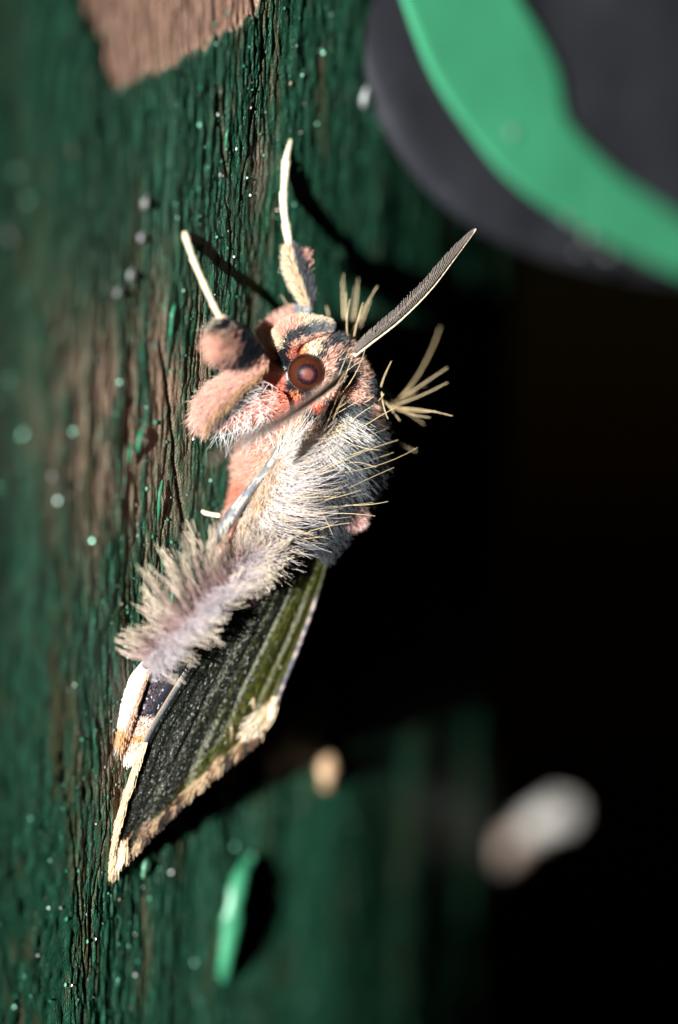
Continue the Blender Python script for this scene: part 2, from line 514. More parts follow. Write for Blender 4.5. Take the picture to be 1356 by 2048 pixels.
# more small lifted flakes
for (u, v, ln, w, l, col) in ((292, 405, 12, .016, .02, (.32, .34, .34)), (284, 475, 9, .016, .02, (.34, .34, .36)), (262, 550, 12, .014, .02, (.26, .28, .28)), (236, 585, 10, .014, .02, (.24, .25, .25)),
                              (730, 195, 20, .02, .03, (.5, .55, .55)), (280, 880, 26, .014, .02, (.03, .19, .10)), (320, 1000, 40, .010, .015, (.03, .19, .10)),
                              (262, 905, 22, .010, .015, (.03, .19, .10)), (345, 1200, 30, .008, .012, (.03, .19, .10)), (290, 1735, 22, .016, .03, (.16, .4, .26)),
                              (455, 270, 26, .008, .01, (.03, .19, .10)), (345, 640, 34, .012, .012, (.03, .19, .10))):
    V, F, C = strip_on([(u + 5, v - ln), (u, v - ln / 3), (u - 2, v + ln / 3), (u - 4, v + ln)], [w * .4, w, w, w * .4], [.005, l, l, .005], col, n=10, cross=4, thick=w * .3)
    obj('paint_flake', mesh_from('paint_flake', V, F, C), MAT_FLAKE, post)

# ------------------------------------------------------------------ round black plate with a green band
PL_N = nrm([0.77, -0.635, -0.06])      # its far side leans away from the camera
PL_P = on_post(722, 60, -0.02)
PL_C = None
def on_plate(u, v, off=0.0):
    d = at(u, v, 0) - CAM
    k = ((PL_P - CAM) @ PL_N) / (d @ PL_N)
    p = CAM + d * (k[..., None] if np.ndim(k) else k)
    dome = .16 * (1 - np.clip(np.sum((p - PL_C) ** 2, -1) / PL_R2, 0, 1.0)) if PL_C is not None else 0 * k
    return p + PL_N * (np.asarray(dome) + off)[..., None]
half_out = [(700, 0), (722, 85), (748, 165), (785, 258), (828, 332), (880, 395), (940, 447), (1010, 489), (1095, 523), (1200, 549), (1300, 564), (1400, 571)]
rest_out = [(1560, 560), (1740, 500), (1900, 380), (1990, 220), (2010, 60), (1960, -120), (1850, -280), (1680, -400), (1480, -450), (1260, -440), (1050, -380), (880, -290), (770, -190), (715, -100)]
outline = np.array(half_out + rest_out, float)
outline = smooth(np.vstack([outline, outline[:1]]), 140)[:-1]
cu, cv = 1500.0, -20.0
PL_C0 = on_plate(np.array([cu]), np.array([cv]))[0]
ro = on_plate(outline[:, 0], outline[:, 1])
PL_R2 = float(np.max(np.sum((ro - PL_C0) ** 2, 1))); PL_C = PL_C0

def build_plate():
    V, F = [], []
    n = len(outline)
    # concentric rings from the rim inwards, then the rolled rim and the back
    rings = []
    scales = [.001, .06, .15, .3, .45, .6, .72, .82, .9, .95, .975]
    for s in scales:
        uvr = np.array([cu, cv]) + (outline - [cu, cv]) * s
        rings.append(on_plate(uvr[:, 0], uvr[:, 1]))
    c3 = PL_C0
    base = on_plate(outline[:, 0], outline[:, 1])
    inw = nrm(c3 - base)
    for a in np.linspace(0, math.pi, 9):
        rings.append(base + inw * (.07 * (1 - math.sin(a))) - PL_N * (.07 * (1 - math.cos(a))))
    rings.append(base + inw * .4 - PL_N * .14)
    V = np.vstack(rings); m = len(rings)
    i = np.arange(m - 1)[:, None] * n; j = np.arange(n)[None]; k = (j + 1) % n
    F = np.stack([i + j, i + k, i + n + k, i + n + j], -1).reshape(-1, 4)
    for base_ in (0, (m - 1) * n):
        F = np.vstack([F, [[base_, base_ + q, base_ + q + 1, base_ + q + 2] for q in range(1, n - 2, 2)]])
    return mesh_from('plate', V, F)
plate = obj('round_plate', build_plate(), flat_mat('black_plastic', (.027, .0285, .035), .42, .45, 45, .08, .35, 1.6))
plate['label'] = 'round black plastic plate with a curved green band, fixed to the post'
plate['category'] = 'plate'
def build_band():
    n, m = 80, 14
    A = smooth([(740, -200), (765, -90), (795, 0), (844, 135), (904, 239), (999, 359), (1109, 439), (1228, 503), (1356, 558), (1480, 590)], n)
    B = smooth([(960, -200), (985, -90), (1024, 0), (1074, 90), (1099, 150), (1109, 224), (1129, 264), (1203, 344), (1278, 399), (1356, 454), (1480, 520)], n)
    A = np.minimum(A, [[1480, 552]])
    s = np.linspace(0, 1, m)[None, :, None]
    uvg = A[:, None] * (1 - s) + B[:, None] * s
    top = on_plate(uvg[..., 0], uvg[..., 1], 0.006); bot = on_plate(uvg[..., 0], uvg[..., 1], -0.02)
    V = np.vstack([top.reshape(-1, 3), bot.reshape(-1, 3)])
    idx = np.arange(n * m).reshape(n, m)
    F = [np.stack([idx[:-1, :-1], idx[1:, :-1], idx[1:, 1:], idx[:-1, 1:]], -1).reshape(-1, 4)]
    edge = np.concatenate([idx[:, 0], idx[-1, 1:], idx[::-1, -1][1:], idx[0, ::-1][1:]])
    o = n * m
    F.append(np.stack([edge[:-1], edge[:-1] + o, edge[1:] + o, edge[1:]], -1))
    return mesh_from('green_band', V, np.vstack(F))
band = obj('green_band', build_band(), flat_mat('green_enamel', (.050, .30, .155), .40, .45, 40, .06, .14, 1.4), plate)
band['label'] = 'bright green curved band on the black plate'

def build_plate_glints():  # sparkles on the plate: added facets, leaned towards the sun-camera half direction
    pts = [(1000, 265, .020), (1110, 438, .016), (1148, 470, .022), (1185, 508, .018), (1128, 505, .010), (880, 380, .006)]
    half = nrm(-SUN_DIR + nrm(CAM))
    V, F = [], []
    for u, v, r in pts:
        c = on_plate(np.array([u]), np.array([v]), .02)[0]
        n_ = nrm(PL_N + .3 * half + rng.normal(size=3) * .25); a = nrm(np.cross(n_, [0, 0, 1.0])); b = np.cross(n_, a); o = len(V)
        k = np.linspace(0, 2 * math.pi, 6, endpoint=False) + rng.random()
        V += [c + r * .5 * n_ + r * (a * math.cos(x) + b * math.sin(x) * 1.2) * rng.uniform(.8, 1.2) for x in k]
        V += [c - r * 1.2 * n_ + 1.2 * r * (a * math.cos(x) + b * math.sin(x) * 1.2) for x in k]
        F += [[o, o + 1, o + 2, o + 3], [o, o + 3, o + 4, o + 5]] + [[o + j, o + 6 + j, o + 6 + (j + 1) % 6, o + (j + 1) % 6] for j in range(6)]
    return mesh_from('plate_glints', np.array(V), np.array(F), np.broadcast_to((.22, .26, .24), (len(V), 3)), False)
obj('plate_glints', build_plate_glints(), MAT_GLINT, plate, kind='stuff')

# ------------------------------------------------------------------ pale tuft far along the post
def build_tuft():
    parts = []
    def blob(c, ax, col, n=14, s=20, k=3):
        th = np.linspace(0.02, math.pi - .02, n); ph = np.linspace(0, 2 * math.pi, s, endpoint=False)
        d = np.stack([np.sin(th)[:, None] * np.cos(ph), np.sin(th)[:, None] * np.sin(ph), np.cos(th)[:, None] + 0 * ph], -1)
        r = 1 + .28 * (vnoise(d[..., 0] * 2.3 + 20, d[..., 2] * 2.3 + 7 + d[..., 1] * 1.7, k) - .5) * 2
        V = c + (d * r[..., None]) @ np.array(ax)
        i = np.arange(n - 1)[:, None] * s; j = np.arange(s)[None]; q = (j + 1) % s
        F = np.stack([i + j, i + q, i + s + q, i + s + j], -1).reshape(-1, 4)
        parts.append((V.reshape(-1, 3), F, np.broadcast_to(col, (n * s, 3))))
    a = on_post(1035, 1650, -.34); ax = nrm(GW + .5 * E); bx = nrm(np.cross(ax, NW))
    blob(a + ax * .12 + NW * .20, [bx * .16, NW * .16, ax * .17], (.34, .33, .31), k=3)
    blob(a - ax * .16 + NW * .06, [bx * .11, NW * .10, ax * .18], (.24, .19, .16), k=4)
    blob(a - ax *   .36 + NW * .0, [bx * .10, NW * .10, ax * .24], (.10, .095, .12), k=5)
    return join(parts)
V, F, C = build_tuft()
tuft = obj('pale_tuft', mesh_from('pale_tuft', V, F, C), MAT_SKIN, origin=tuple(on_post(1035, 1650, -.4)))
tuft['label'] = 'pale lumpy tuft with a grey tail stuck on the far edge of the post'
tuft['category'] = 'tuft'

# ------------------------------------------------------------------ the moth
moth = bpy.data.objects.new('moth', None)
scene.collection.objects.link(moth)
moth.location = Vector(on_post(470, 1050, 0))
moth.empty_display_size = .3
moth['label'] = 'hairy moth with pink face, tufted legs and dark green wings resting on the post'
moth['category'] = 'moth'
bpy.context.view_layer.update()

CR = (.84, .68, .50); PKC = (.83, .49, .38); PK = (.76, .30, .21); SL = (.80, .19, .115); OR = (.80, .30, .12)
WH = (.80, .77, .73); GW_ = (.50, .50, .50); GB = (.14, .155, .17); DG = (.05, .06, .07); BK = (.010, .012, .018); BR = (.20, .12, .09)
# colour, comb direction (right, up, towards camera) and hair length (tracing units) by place on the body
def h0(x, y): return x / 4.843 + 520, y / 4.843 + 620
T0 = [  # traced on the head
    (140, 230, CR, (-.7, .6, .5), 18), (200, 200, PKC, (-.4, .8, .5), 18), (190, 330, CR, (-.8, .2, .5), 15), (330, 140, PKC, (-.1, .9, .5), 20), (440, 110, CR, (.2, .9, .4), 20), (560, 110, CR, (.5, .8, .3), 18), (640, 120, CR, (.8, .5, .3), 18), (690, 180, GB, (.9, .4, .3), 14),
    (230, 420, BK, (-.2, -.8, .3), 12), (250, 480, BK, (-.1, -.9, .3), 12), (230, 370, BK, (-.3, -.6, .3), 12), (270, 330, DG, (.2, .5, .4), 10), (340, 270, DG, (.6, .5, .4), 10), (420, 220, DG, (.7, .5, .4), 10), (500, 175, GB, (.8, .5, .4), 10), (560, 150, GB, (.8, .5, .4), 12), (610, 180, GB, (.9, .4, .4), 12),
    (330, 330, PKC, (.4, .6, .5), 14), (400, 290, PKC, (.6, .5, .5), 14), (350, 400, SL, (-.3, .3, .6), 8), (310, 420, PK, (-.3, .2, .6), 8), (430, 390, OR, (.2, .7, .5), 12), (490, 360, CR, (.4, .8, .5), 18), (540, 290, PKC, (.6, .7, .5), 20), (520, 400, CR, (.3, .8, .5), 16), (620, 260, PKC, (.7, .6, .4), 18), (580, 340, CR, (.5, .8, .4), 16),
    (620, 400, DG, (.4, .8, .4), 16), (660, 330, DG, (.6, .8, .4), 18), (600, 440, DG, (.3, .6, .4), 14), (720, 280, DG, (.7, .7, .3), 20), (760, 330, DG, (.8, .6, .3), 20), (700, 420, PKC, (.4, .8, .5), 22), (740, 400, PKC, (.6, .8, .5), 20), (650, 480, PKC, (.2, .5, .5), 18), (680, 530, PKC, (.1, .4, .6), 18), (780, 470, DG, (.7, .5, .4), 18), (860, 370, PKC, (.8, .6, .3), 22), (900, 430, PKC, (.9, .5, .3), 22), (830, 330, BK, (.8, .6, .3), 20),
    (760, 560, DG, (.7, .2, .4), 18), (850, 560, BK, (.9, .1, .3), 20), (900, 620, BK, (.9, .1, .3), 22), (960, 620, PKC, (.9, .1, .3), 22), (880, 700, DG, (.8, -.1, .4), 20), (780, 680, BK, (.4, -.2, .5), 14), (950, 740, PKC, (.9, -.2, .3), 20),
    (190, 580, GW_, (-.7, .2, .5), 10), (130, 620, PKC, (-.7, 0, .5), 12), (220, 640, WH, (-.7, 0, .5), 10), (80, 470, SL, (-.6, .3, .5), 14), (130, 420, PK, (-.6, .4, .5), 14), (90, 680, SL, (-.6, .2, .5), 12),
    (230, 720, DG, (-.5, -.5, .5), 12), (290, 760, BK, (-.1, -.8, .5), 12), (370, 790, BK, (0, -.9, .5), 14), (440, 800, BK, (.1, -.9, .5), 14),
    (60, 740, PK, (-.8, -.1, .5), 16), (150, 830, SL, (-.7, -.4, .5), 18), (250, 870, SL, (-.5, -.6, .5), 18), (340, 880, SL, (-.4, -.7, .5), 18), (220, 970, SL, (-.5, -.6, .5), 18), (120, 920, PK, (-.7, -.5, .5), 22), (560, 920, SL, (-.2, -.8, .5), 16), (600, 860, PKC, (0, -.7, .5), 16), (700, 780, PKC, (.3, -.5, .5), 16), (860, 800, PKC, (.6, -.5, .5), 20), (920, 840, PKC, (.7, -.6, .4), 22), (320, 800, OR, (-.3, -.6, .5), 14),
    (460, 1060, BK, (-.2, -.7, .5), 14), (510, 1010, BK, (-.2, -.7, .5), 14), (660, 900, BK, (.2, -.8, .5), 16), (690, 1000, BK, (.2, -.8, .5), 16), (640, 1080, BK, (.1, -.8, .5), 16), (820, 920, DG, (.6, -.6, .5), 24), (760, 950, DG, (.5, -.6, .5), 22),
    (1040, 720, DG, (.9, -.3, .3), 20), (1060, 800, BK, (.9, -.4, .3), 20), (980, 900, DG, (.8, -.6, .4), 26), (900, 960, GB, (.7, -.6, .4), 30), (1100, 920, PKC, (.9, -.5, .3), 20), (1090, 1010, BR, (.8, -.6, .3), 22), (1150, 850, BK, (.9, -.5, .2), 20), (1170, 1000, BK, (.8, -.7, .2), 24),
    (300, 1140, SL, (-.4, -.6, .6), 14), (280, 1230, PK, (-.5, -.6, .6), 16), (400, 1120, PK, (-.2, -.8, .6), 16), (100, 1130, PKC, (-.7, -.5, .5), 20), (30, 1050, PKC, (-.8, -.4, .5), 22), (130, 1250, PKC, (-.6, -.6, .5), 22),
    (560, 1160, PKC, (.4, -.6, .5), 30), (700, 1130, CR, (.6, -.4, .5), 40), (830, 1080, WH, (.7, -.4, .5), 44), (500, 1260, WH, (.5, -.6, .5), 50), (600, 1220, WH, (.6, -.5, .5), 60), (760, 1180, WH, (.8, -.5, .4), 60), (880, 1150, WH, (.8, -.6, .4), 60), (950, 1180, GW_, (.8, -.7, .4), 56), (820, 1260, GB, (.7, -.7, .4), 50), (920, 1290, GB, (.7, -.8, .4), 50), (1040, 1160, DG, (.8, -.7, .3), 40), (1080, 1280, BK, (.5, -.9, .3), 32), (1150, 1200, BK, (.5, -.9, .2), 28), (1010, 1240, DG, (.6, -.8, .3), 36), (1000, 1090, DG, (.8, -.6, .3), 30),
]
T0 = [(r[0], r[1], r[2], r[3], r[4] * (.75 if r[4] < 30 else .9)) for r in T0]
T1 = [  # traced on the chest and belly (plain tracing units)
    (505, 900, PKC, (-.8, -.3, .5), 20), (470, 930, PKC, (-.9, -.3, .4), 24), (480, 985, PK, (-.8, -.5, .5), 24), (455, 1010, PKC, (-.9, -.5, .4), 26), (510, 950, PKC, (-.6, -.5, .6), 18), (450, 1050, PKC, (-.8, -.6, .4), 26), (490, 1040, PK, (-.6, -.6, .5), 22),
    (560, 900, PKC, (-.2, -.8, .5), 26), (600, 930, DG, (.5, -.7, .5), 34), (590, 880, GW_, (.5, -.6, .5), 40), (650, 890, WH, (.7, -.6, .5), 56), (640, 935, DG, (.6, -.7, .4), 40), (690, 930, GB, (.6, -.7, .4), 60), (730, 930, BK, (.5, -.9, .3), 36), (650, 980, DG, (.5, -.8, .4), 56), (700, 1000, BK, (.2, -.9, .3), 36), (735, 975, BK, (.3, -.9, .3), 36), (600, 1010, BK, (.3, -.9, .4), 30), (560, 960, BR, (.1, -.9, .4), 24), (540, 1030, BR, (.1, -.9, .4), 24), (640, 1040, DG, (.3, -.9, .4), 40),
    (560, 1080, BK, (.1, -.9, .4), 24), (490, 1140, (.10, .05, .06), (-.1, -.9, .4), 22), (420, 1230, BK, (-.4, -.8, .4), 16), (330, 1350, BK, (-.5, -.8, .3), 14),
]
TAB_UV = np.array([h0(r[0], r[1]) for r in T0] + [(r[0], r[1]) for r in T1])
TAB_C = np.array([r[2] for r in T0] + [r[2] for r in T1])
TAB_D = np.array([r[3] for r in T0] + [r[3] for r in T1], float)
TAB_L = np.array([r[4] for r in T0] + [r[4] for r in T1], float)
def look(p, jit=4.0):
    u, v = uv_of(p)
    q = np.stack([u, v], -1) + rng.normal(size=(len(u), 2)) * jit
    d = ((q[:, None] - TAB_UV[None]) ** 2).sum(-1)
    i = d.argmin(1)
    w = np.exp(-d / (2 * 14.0 ** 2)) + 1e-9
    w /= w.sum(1, keepdims=True)
    D = w @ TAB_D; Ln = w @ TAB_L
    return TAB_C[i], D, Ln
def dir3(d):  # (right, up, towards camera) -> world
    d = np.asarray(d, float)
    return np.stack([d[..., 0], -d[..., 2], d[..., 1]], -1)

# ---- body: head, thorax and abdomen as one skin (u, v, y, half width, half depth cm)
BODY = [(650, 668, .26, 22, .05), (645, 690, .24, 58, .15), (642, 740, .24, 80, .21), (648, 800, .28, 100, .25), (640, 860, .33, 124, .30),
        (612, 920, .36, 130, .33), (588, 980, .36, 116, .32), (560, 1040, .34, 94, .29), (520, 1110, .30, 82, .24), (455, 1190, .26, 62, .20),
        (395, 1275, .21, 48, .16), (335, 1360, .15, 36, .12), (285, 1430, .10, 26, .08), (262, 1470, .08, 14, .05)]
B = smooth(BODY, 90)
body_pts = at(B[:, 0], B[:, 1], B[:, 2])
V, F = tube(body_pts, np.maximum(B[:, 3], 1) / K, np.maximum(B[:, 4], .01), 40)
C, _, _ = look(V, 5)
body = obj('body', mesh_from('body', V, F, C), MAT_SKIN, moth)
n = 46000
p, nn = sample(V, F, n)
axis_i = ((p[:, None, ::2] - body_pts[None, :, ::2]) ** 2).sum(-1).argmin(1)
nn = out_normals(p, nn, body_pts[axis_i])
hide = (uv_of(p)[1] < 1090)
p, nn = p[hide], nn[hide]
col, D, Ln = look(p, 5)
L_ = (Ln / K * rng.uniform(.45, 1.35, len(p)))[:, None]
d = nrm(nn * .65 + dir3(D) * .9 + rng.normal(size=p.shape) * .16)
d2 = nrm(dir3(D) + nn * .2 + rng.normal(size=p.shape) * .22)
cc = col * rng.uniform(.6, 1.2, (len(p), 1))
M_ = p + d * L_ * .5
T_ = M_ + d2 * L_ * .55
Vf, Ff, Cf = strands(p, M_, T_, .0026, .0007, cc, np.clip(cc * 1.12 + .01, 0, .9), 3)
obj('body_fur', mesh_from('body_fur', Vf, Ff, Cf), MAT_FUR, body, kind='stuff')

# ---- palp curling up in front of the head
pl = smooth([(582, 728, .10, 15, .05), (570, 700, .08, 22, .07), (578, 674, .06, 25, .08), (604, 660, .06, 22, .075), (634, 655, .07, 16, .06), (660, 654, .08, 8, .03)], 30)
Vp, Fp = tube(at(pl[:, 0], pl[:, 1], pl[:, 2]), pl[:, 3] / K, pl[:, 4], 18)
Cp, _, _ = look(Vp, 2)
palp = obj('palp', mesh_from('palp', Vp, Fp, Cp), MAT_SKIN, moth)
p, nn = sample(Vp, Fp, 9000)
cpts = at(pl[:, 0], pl[:, 1], pl[:, 2])
nn = out_normals(p, nn, cpts[((p[:, None] - cpts[None]) ** 2).sum(-1).argmin(1)])
col, D, Ln = look(p, 3.0)
L_ = (Ln / K * rng.uniform(.6, 1.2, len(p)))[:, None]
d = nrm(nn * .5 + dir3(D) + rng.normal(size=p.shape) * .15)
cc = col * rng.uniform(.8, 1.15, (len(p), 1))
Vf, Ff, Cf = strands(p, p + d * L_ * .5, p + d * L_ * .5 + nrm(d + dir3(D) * .6 + rng.normal(size=p.shape) * .2) * L_ * .5, .0026, .0008, cc, np.clip(cc * 1.1 + .02, 0, .9), 3)
obj('palp_fur', mesh_from('palp_fur', Vf, Ff, Cf), MAT_FUR, palp, kind='stuff')

# ---- eyes
def eye_mat():
    m, nt, b, N, L = new_mat('moth_eye')
    tc = N('ShaderNodeTexCoord'); mp = N('ShaderNodeMapping'); mp.inputs['Scale'].default_value = (1, 0, 1)
    mp.inputs['Location'].default_value = (-.004, 0, .014)
    L(tc.outputs['Object'], mp.inputs['Vector'])
    ln = N('ShaderNodeVectorMath'); ln.operation = 'LENGTH'; L(mp.outputs[0], ln.inputs[0])
    r = N('ShaderNodeMapRange'); r.inputs[2].default_value = .118; L(ln.outputs['Value'], r.inputs[0])
    nz = N('ShaderNodeTexNoise'); nz.inputs['Scale'].default_value = 60; L(tc.outputs['Object'], nz.inputs['Vector'])
    ad = N('ShaderNodeMath'); ad.operation = 'MULTIPLY_ADD'; ad.inputs[1].default_value = .10; L(nz.outputs[0], ad.inputs[0])
    L(r.outputs[0], ad.inputs[2])
    cr = N('ShaderNodeValToRGB'); L(ad.outputs[0], cr.inputs[0])
    stops = [(.0, (.15, .050, .036)), (.27, (.13, .042, .032)), (.38, (.045, .013, .018)), (.46, (.010, .004, .009)), (.54, (.014, .005, .006)), (.62, (.050, .014, .007)), (.88, (.056, .014, .006)), (1.0, (.024, .006, .003))]  # pseudo-pupil rings, a view-dependent effect painted into the eye colour
    e = cr.color_ramp.elements
    while len(e) < len(stops): e.new(.5)
    for k, (q, c) in enumerate(stops):
        e[k].position = q; e[k].color = (*c, 1)
    # pale dust specks
    vo = N('ShaderNodeTexNoise'); vo.inputs['Scale'].default_value = 170; L(tc.outputs['Object'], vo.inputs['Vector'])
    sp = N('ShaderNodeMapRange'); sp.inputs[1].default_value = .69; sp.inputs[2].default_value = .74; L(vo.outputs[0], sp.inputs[0])
    mx = N('ShaderNodeMix'); mx.data_type = 'RGBA'; L(sp.outputs[0], mx.inputs[0]); L(cr.outputs[0], mx.inputs[6]); mx.inputs[7].default_value = (.26, .16, .13, 1)
    L(mx.outputs[2], b.inputs['Base Color'])
    b.inputs['Roughness'].default_value = .40; b.inputs['Specular IOR Level'].default_value = .15
    v2 = N('ShaderNodeTexVoronoi'); v2.inputs['Scale'].default_value = 160; L(tc.outputs['Object'], v2.inputs['Vector'])
    bp = N('ShaderNodeBump'); bp.inputs['Strength'].default_value = .15; bp.inputs['Distance'].default_value = .004
    L(v2.outputs['Distance'], bp.inputs['Height']); L(bp.outputs[0], b.inputs['Normal'])
    return m
MAT_EYE = eye_mat()
def ball(c, ax, n=28, s=40):
    th = np.linspace(.01, math.pi - .01, n); ph = np.linspace(0, 2 * math.pi, s, endpoint=False)
    d = np.stack([np.sin(th)[:, None] * np.cos(ph), np.sin(th)[:, None] * np.sin(ph), np.cos(th)[:, None] + 0 * ph], -1)
    V = c + d @ np.array(ax)
    i = np.arange(n - 1)[:, None] * s; j = np.arange(s)[None]; q = (j + 1) % s
    return V.reshape(-1, 3), np.stack([i + j, i + q, i + s + q, i + s + j], -1).reshape(-1, 4)
ex = nrm([1, .18, .0]); ez = nrm([0, .0, 1]); ey = np.cross(ez, ex)
for c3, sgn in ((at(614, 745, .045), 1), (at(614, 745, .045) + TW * .50, -1)):
    V, F = ball(c3, [ex * .112, ey * .105, ez * .108])
    eye = obj('eye', mesh_from('eye', V, F), MAT_EYE, moth, origin=tuple(c3))
    # pale rim round the eye
    th = np.linspace(0, 2 * math.pi, 41)
    rim = c3 + np.outer(np.cos(th), ex) * .112 + np.outer(np.sin(th), ez) * .108 + np.array([0, .010, 0])
    Vr, Fr = tube(rim, .006, .006, 6, cap=False)
    obj('eye_rim', mesh_from('eye_rim', Vr, Fr, np.broadcast_to((.06, .04, .03), Vr.shape)), MAT_SKIN, eye)

# ---- antennae: shaft with a comb of fine barbs
def antenna(ctrl, r0, r1, barb, side, shaft_col, barb_col, nb):
    c = smooth([at(*q) for q in ctrl], 90)
    s = np.linspace(0, 1, 90)
    Vs, Fs = tube(c, r0 * (1 - s) + r1 * s, None, 8)
    ant = obj('antenna', mesh_from('antenna', Vs, Fs, np.broadcast_to(shaft_col, Vs.shape)), MAT_CHIT, moth)
    k = np.linspace(0.02, .985, nb)
    ii = (k * 89)
    R = np.array([np.interp(ii, np.arange(90), c[:, a]) for a in range(3)]).T
    t = nrm(np.gradient(R, axis=0))
    sd = nrm(np.broadcast_to(np.array(side, float), R.shape) - t * (t @ np.array(side, float))[:, None])
    ln = barb * np.sin(np.clip(.13 + k * .87, 0, 1) * math.pi) ** .65 + .004
    parts = []
    for rot, lf, cm in ((0.0, 1.0, 1.0), (-.75, .75, 2.2), (.9, .6, .8)):
        up = np.cross(t, sd)
        dd = sd * math.cos(rot) + up * math.sin(rot)
        jn = ln * lf * rng.uniform(.94, 1.05, nb)
        T_ = R + (dd + t * .55 + rng.normal(size=R.shape) * .02) * jn[:, None]
        M_ = R + (dd * .62 + t * .12) * (ln * lf)[:, None]
        parts.append(strands(R, M_, T_, .0052, .0028, np.array(barb_col) * cm, np.array(barb_col) * cm * 1.3, 3, 4))
    Vb, Fb, Cb = join(parts)
    obj('antenna_barbs', mesh_from('antenna_barbs', Vb, Fb, Cb), MAT_CHIT, ant, kind='stuff')
    return ant
antenna([(708, 712, .10), (745, 683, .09), (800, 640, .06), (860, 580, .03), (910, 515, .03), (952, 458, .06)], .0125, .006, .074, (-.7, -.35, .62), (.80, .68, .48), (.13, .11, .095), 92)
antenna([(690, 748, .0), (655, 778, -.18), (600, 818, -.45), (540, 858, -.75), (480, 890, -1.02), (420, 922, -1.28)], .019, .008, .10, (.5, -.4, .7), (.46, .38, .30), (.20, .155, .13), 74)

# ---- legs
def leg_part(ctrl, n=30, sides=14, joints=0):
    """ctrl (u, v, y, half width units, half depth cm)"""
    c = smooth(ctrl, n)
    if joints:
        q = np.linspace(0, joints, n) % 1.0
        c[:, 3] *= .80 + .30 * q ** 1.5 + .06 * rng.random(n); c[:, 4] *= .80 + .30 * q ** 1.5
    pts = at(c[:, 0], c[:, 1], c[:, 2])
    V, F = tube(pts, np.maximum(c[:, 3], .6) / K, np.maximum(c[:, 4], .002), sides)
    return V, F, pts
def short_fur(V, F, pts, n, length, comb, colfn, spread=.18, lift=.45, rad=.0036, seg=3, tipmul=1.2):
    p, nn = sample(V, F, n)
    i = ((p[:, None] - pts[None]) ** 2).sum(-1).argmin(1)
    nn = out_normals(p, nn, pts[i])
    t = nrm(np.gradient(pts, axis=0))[i]
    cmb = nrm(np.asarray(comb(i / (len(pts) - 1), t, nn)))
    ln = (np.broadcast_to(length(i / (len(pts) - 1)), (n,)) / K * (.35 + 1.0 * rng.beta(1.6, 1.8, n)))[:, None]
    d = nrm(nn * lift + cmb + rng.normal(size=p.shape) * spread)
    cc = colfn(p, i / (len(pts) - 1), nn) * rng.uniform(.6, 1.2, (n, 1))
    M_ = p + d * ln * .5
    return strands(p, M_, M_ + nrm(d + cmb * .8 + rng.normal(size=p.shape) * spread) * ln * .5, rad, rad * .3, cc, np.clip(cc * tipmul, 0, .92), seg)

# left fore leg: coxa, fuzzy femur, banded tibia, thin tarsus
A = np.array
chk = leg_part([(590, 790, .24, 28, .07), (548, 758, .17, 30, .07), (512, 740, .05, 24, .06), (475, 734, -.06, 12, .04), (458, 736, -.09, 5, .02)])
cox = leg_part([(565, 815, .10, 34, .12), (500, 826, .02, 22, .08), (440, 842, -.05, 12, .05), (408, 842, -.10, 7, .03)])
fem = leg_part([(533, 727, -.12, 10, .05), (510, 746, -.12, 18, .07), (474, 772, -.12, 25, .08), (440, 798, -.12, 25, .08), (420, 818, -.12, 16, .05), (410, 830, -.12, 5, .02)])
tib = leg_part([(532, 722, -.13, 8, .04), (510, 694, -.18, 15, .05), (484, 670, -.25, 18, .06), (456, 649, -.30, 14, .05), (441, 635, -.32, 8, .03)])
tar = leg_part([(443, 640, -.31, 7, .02), (425, 606, -.35, 6.5, .018), (405, 562, -.38, 6.2, .018), (385, 515, -.40, 6, .017), (371, 472, -.42, 6.5, .018), (368, 464, -.42, 3, .01)], 80, 12, 5.0)
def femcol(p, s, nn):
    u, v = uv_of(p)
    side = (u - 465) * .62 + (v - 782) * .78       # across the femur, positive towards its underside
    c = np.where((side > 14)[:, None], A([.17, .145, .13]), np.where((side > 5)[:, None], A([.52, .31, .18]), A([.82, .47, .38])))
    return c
def tibcol(p, s, nn):
    u, v = uv_of(p)
    j = rng.normal(size=len(u)) * 4
    dk = (np.hypot((u - 498) / 30, (v - 700) / 20) + j * .03 < .95) | ((u - v) + j * .5 > -180) | (np.hypot((u - 452) / 12, (v - 645) / 9) < 1)
    return np.where(dk[:, None], A(BK), np.where((v < 652)[:, None], A([.78, .64, .48]), A([.82, .42, .32])))
tarcol = np.broadcast_to(A([.78, .68, .46]), tar[0].shape) * (1 - .5 * (uv_of(tar[0])[0] > np.interp(uv_of(tar[0])[1], [470, 640], [374, 446]))[:, None] * A([.6, .6, .5]))
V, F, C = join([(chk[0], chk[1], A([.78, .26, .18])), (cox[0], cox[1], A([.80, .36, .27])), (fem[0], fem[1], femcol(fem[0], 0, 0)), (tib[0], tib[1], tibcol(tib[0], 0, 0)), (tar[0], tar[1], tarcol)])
leg = obj('leg', mesh_from('leg', V, F, C), MAT_CHIT, moth)
leg['label'] = 'front leg with fuzzy pink thigh and a black-patched shin'
fl = A([-.80, -.05, -.60])
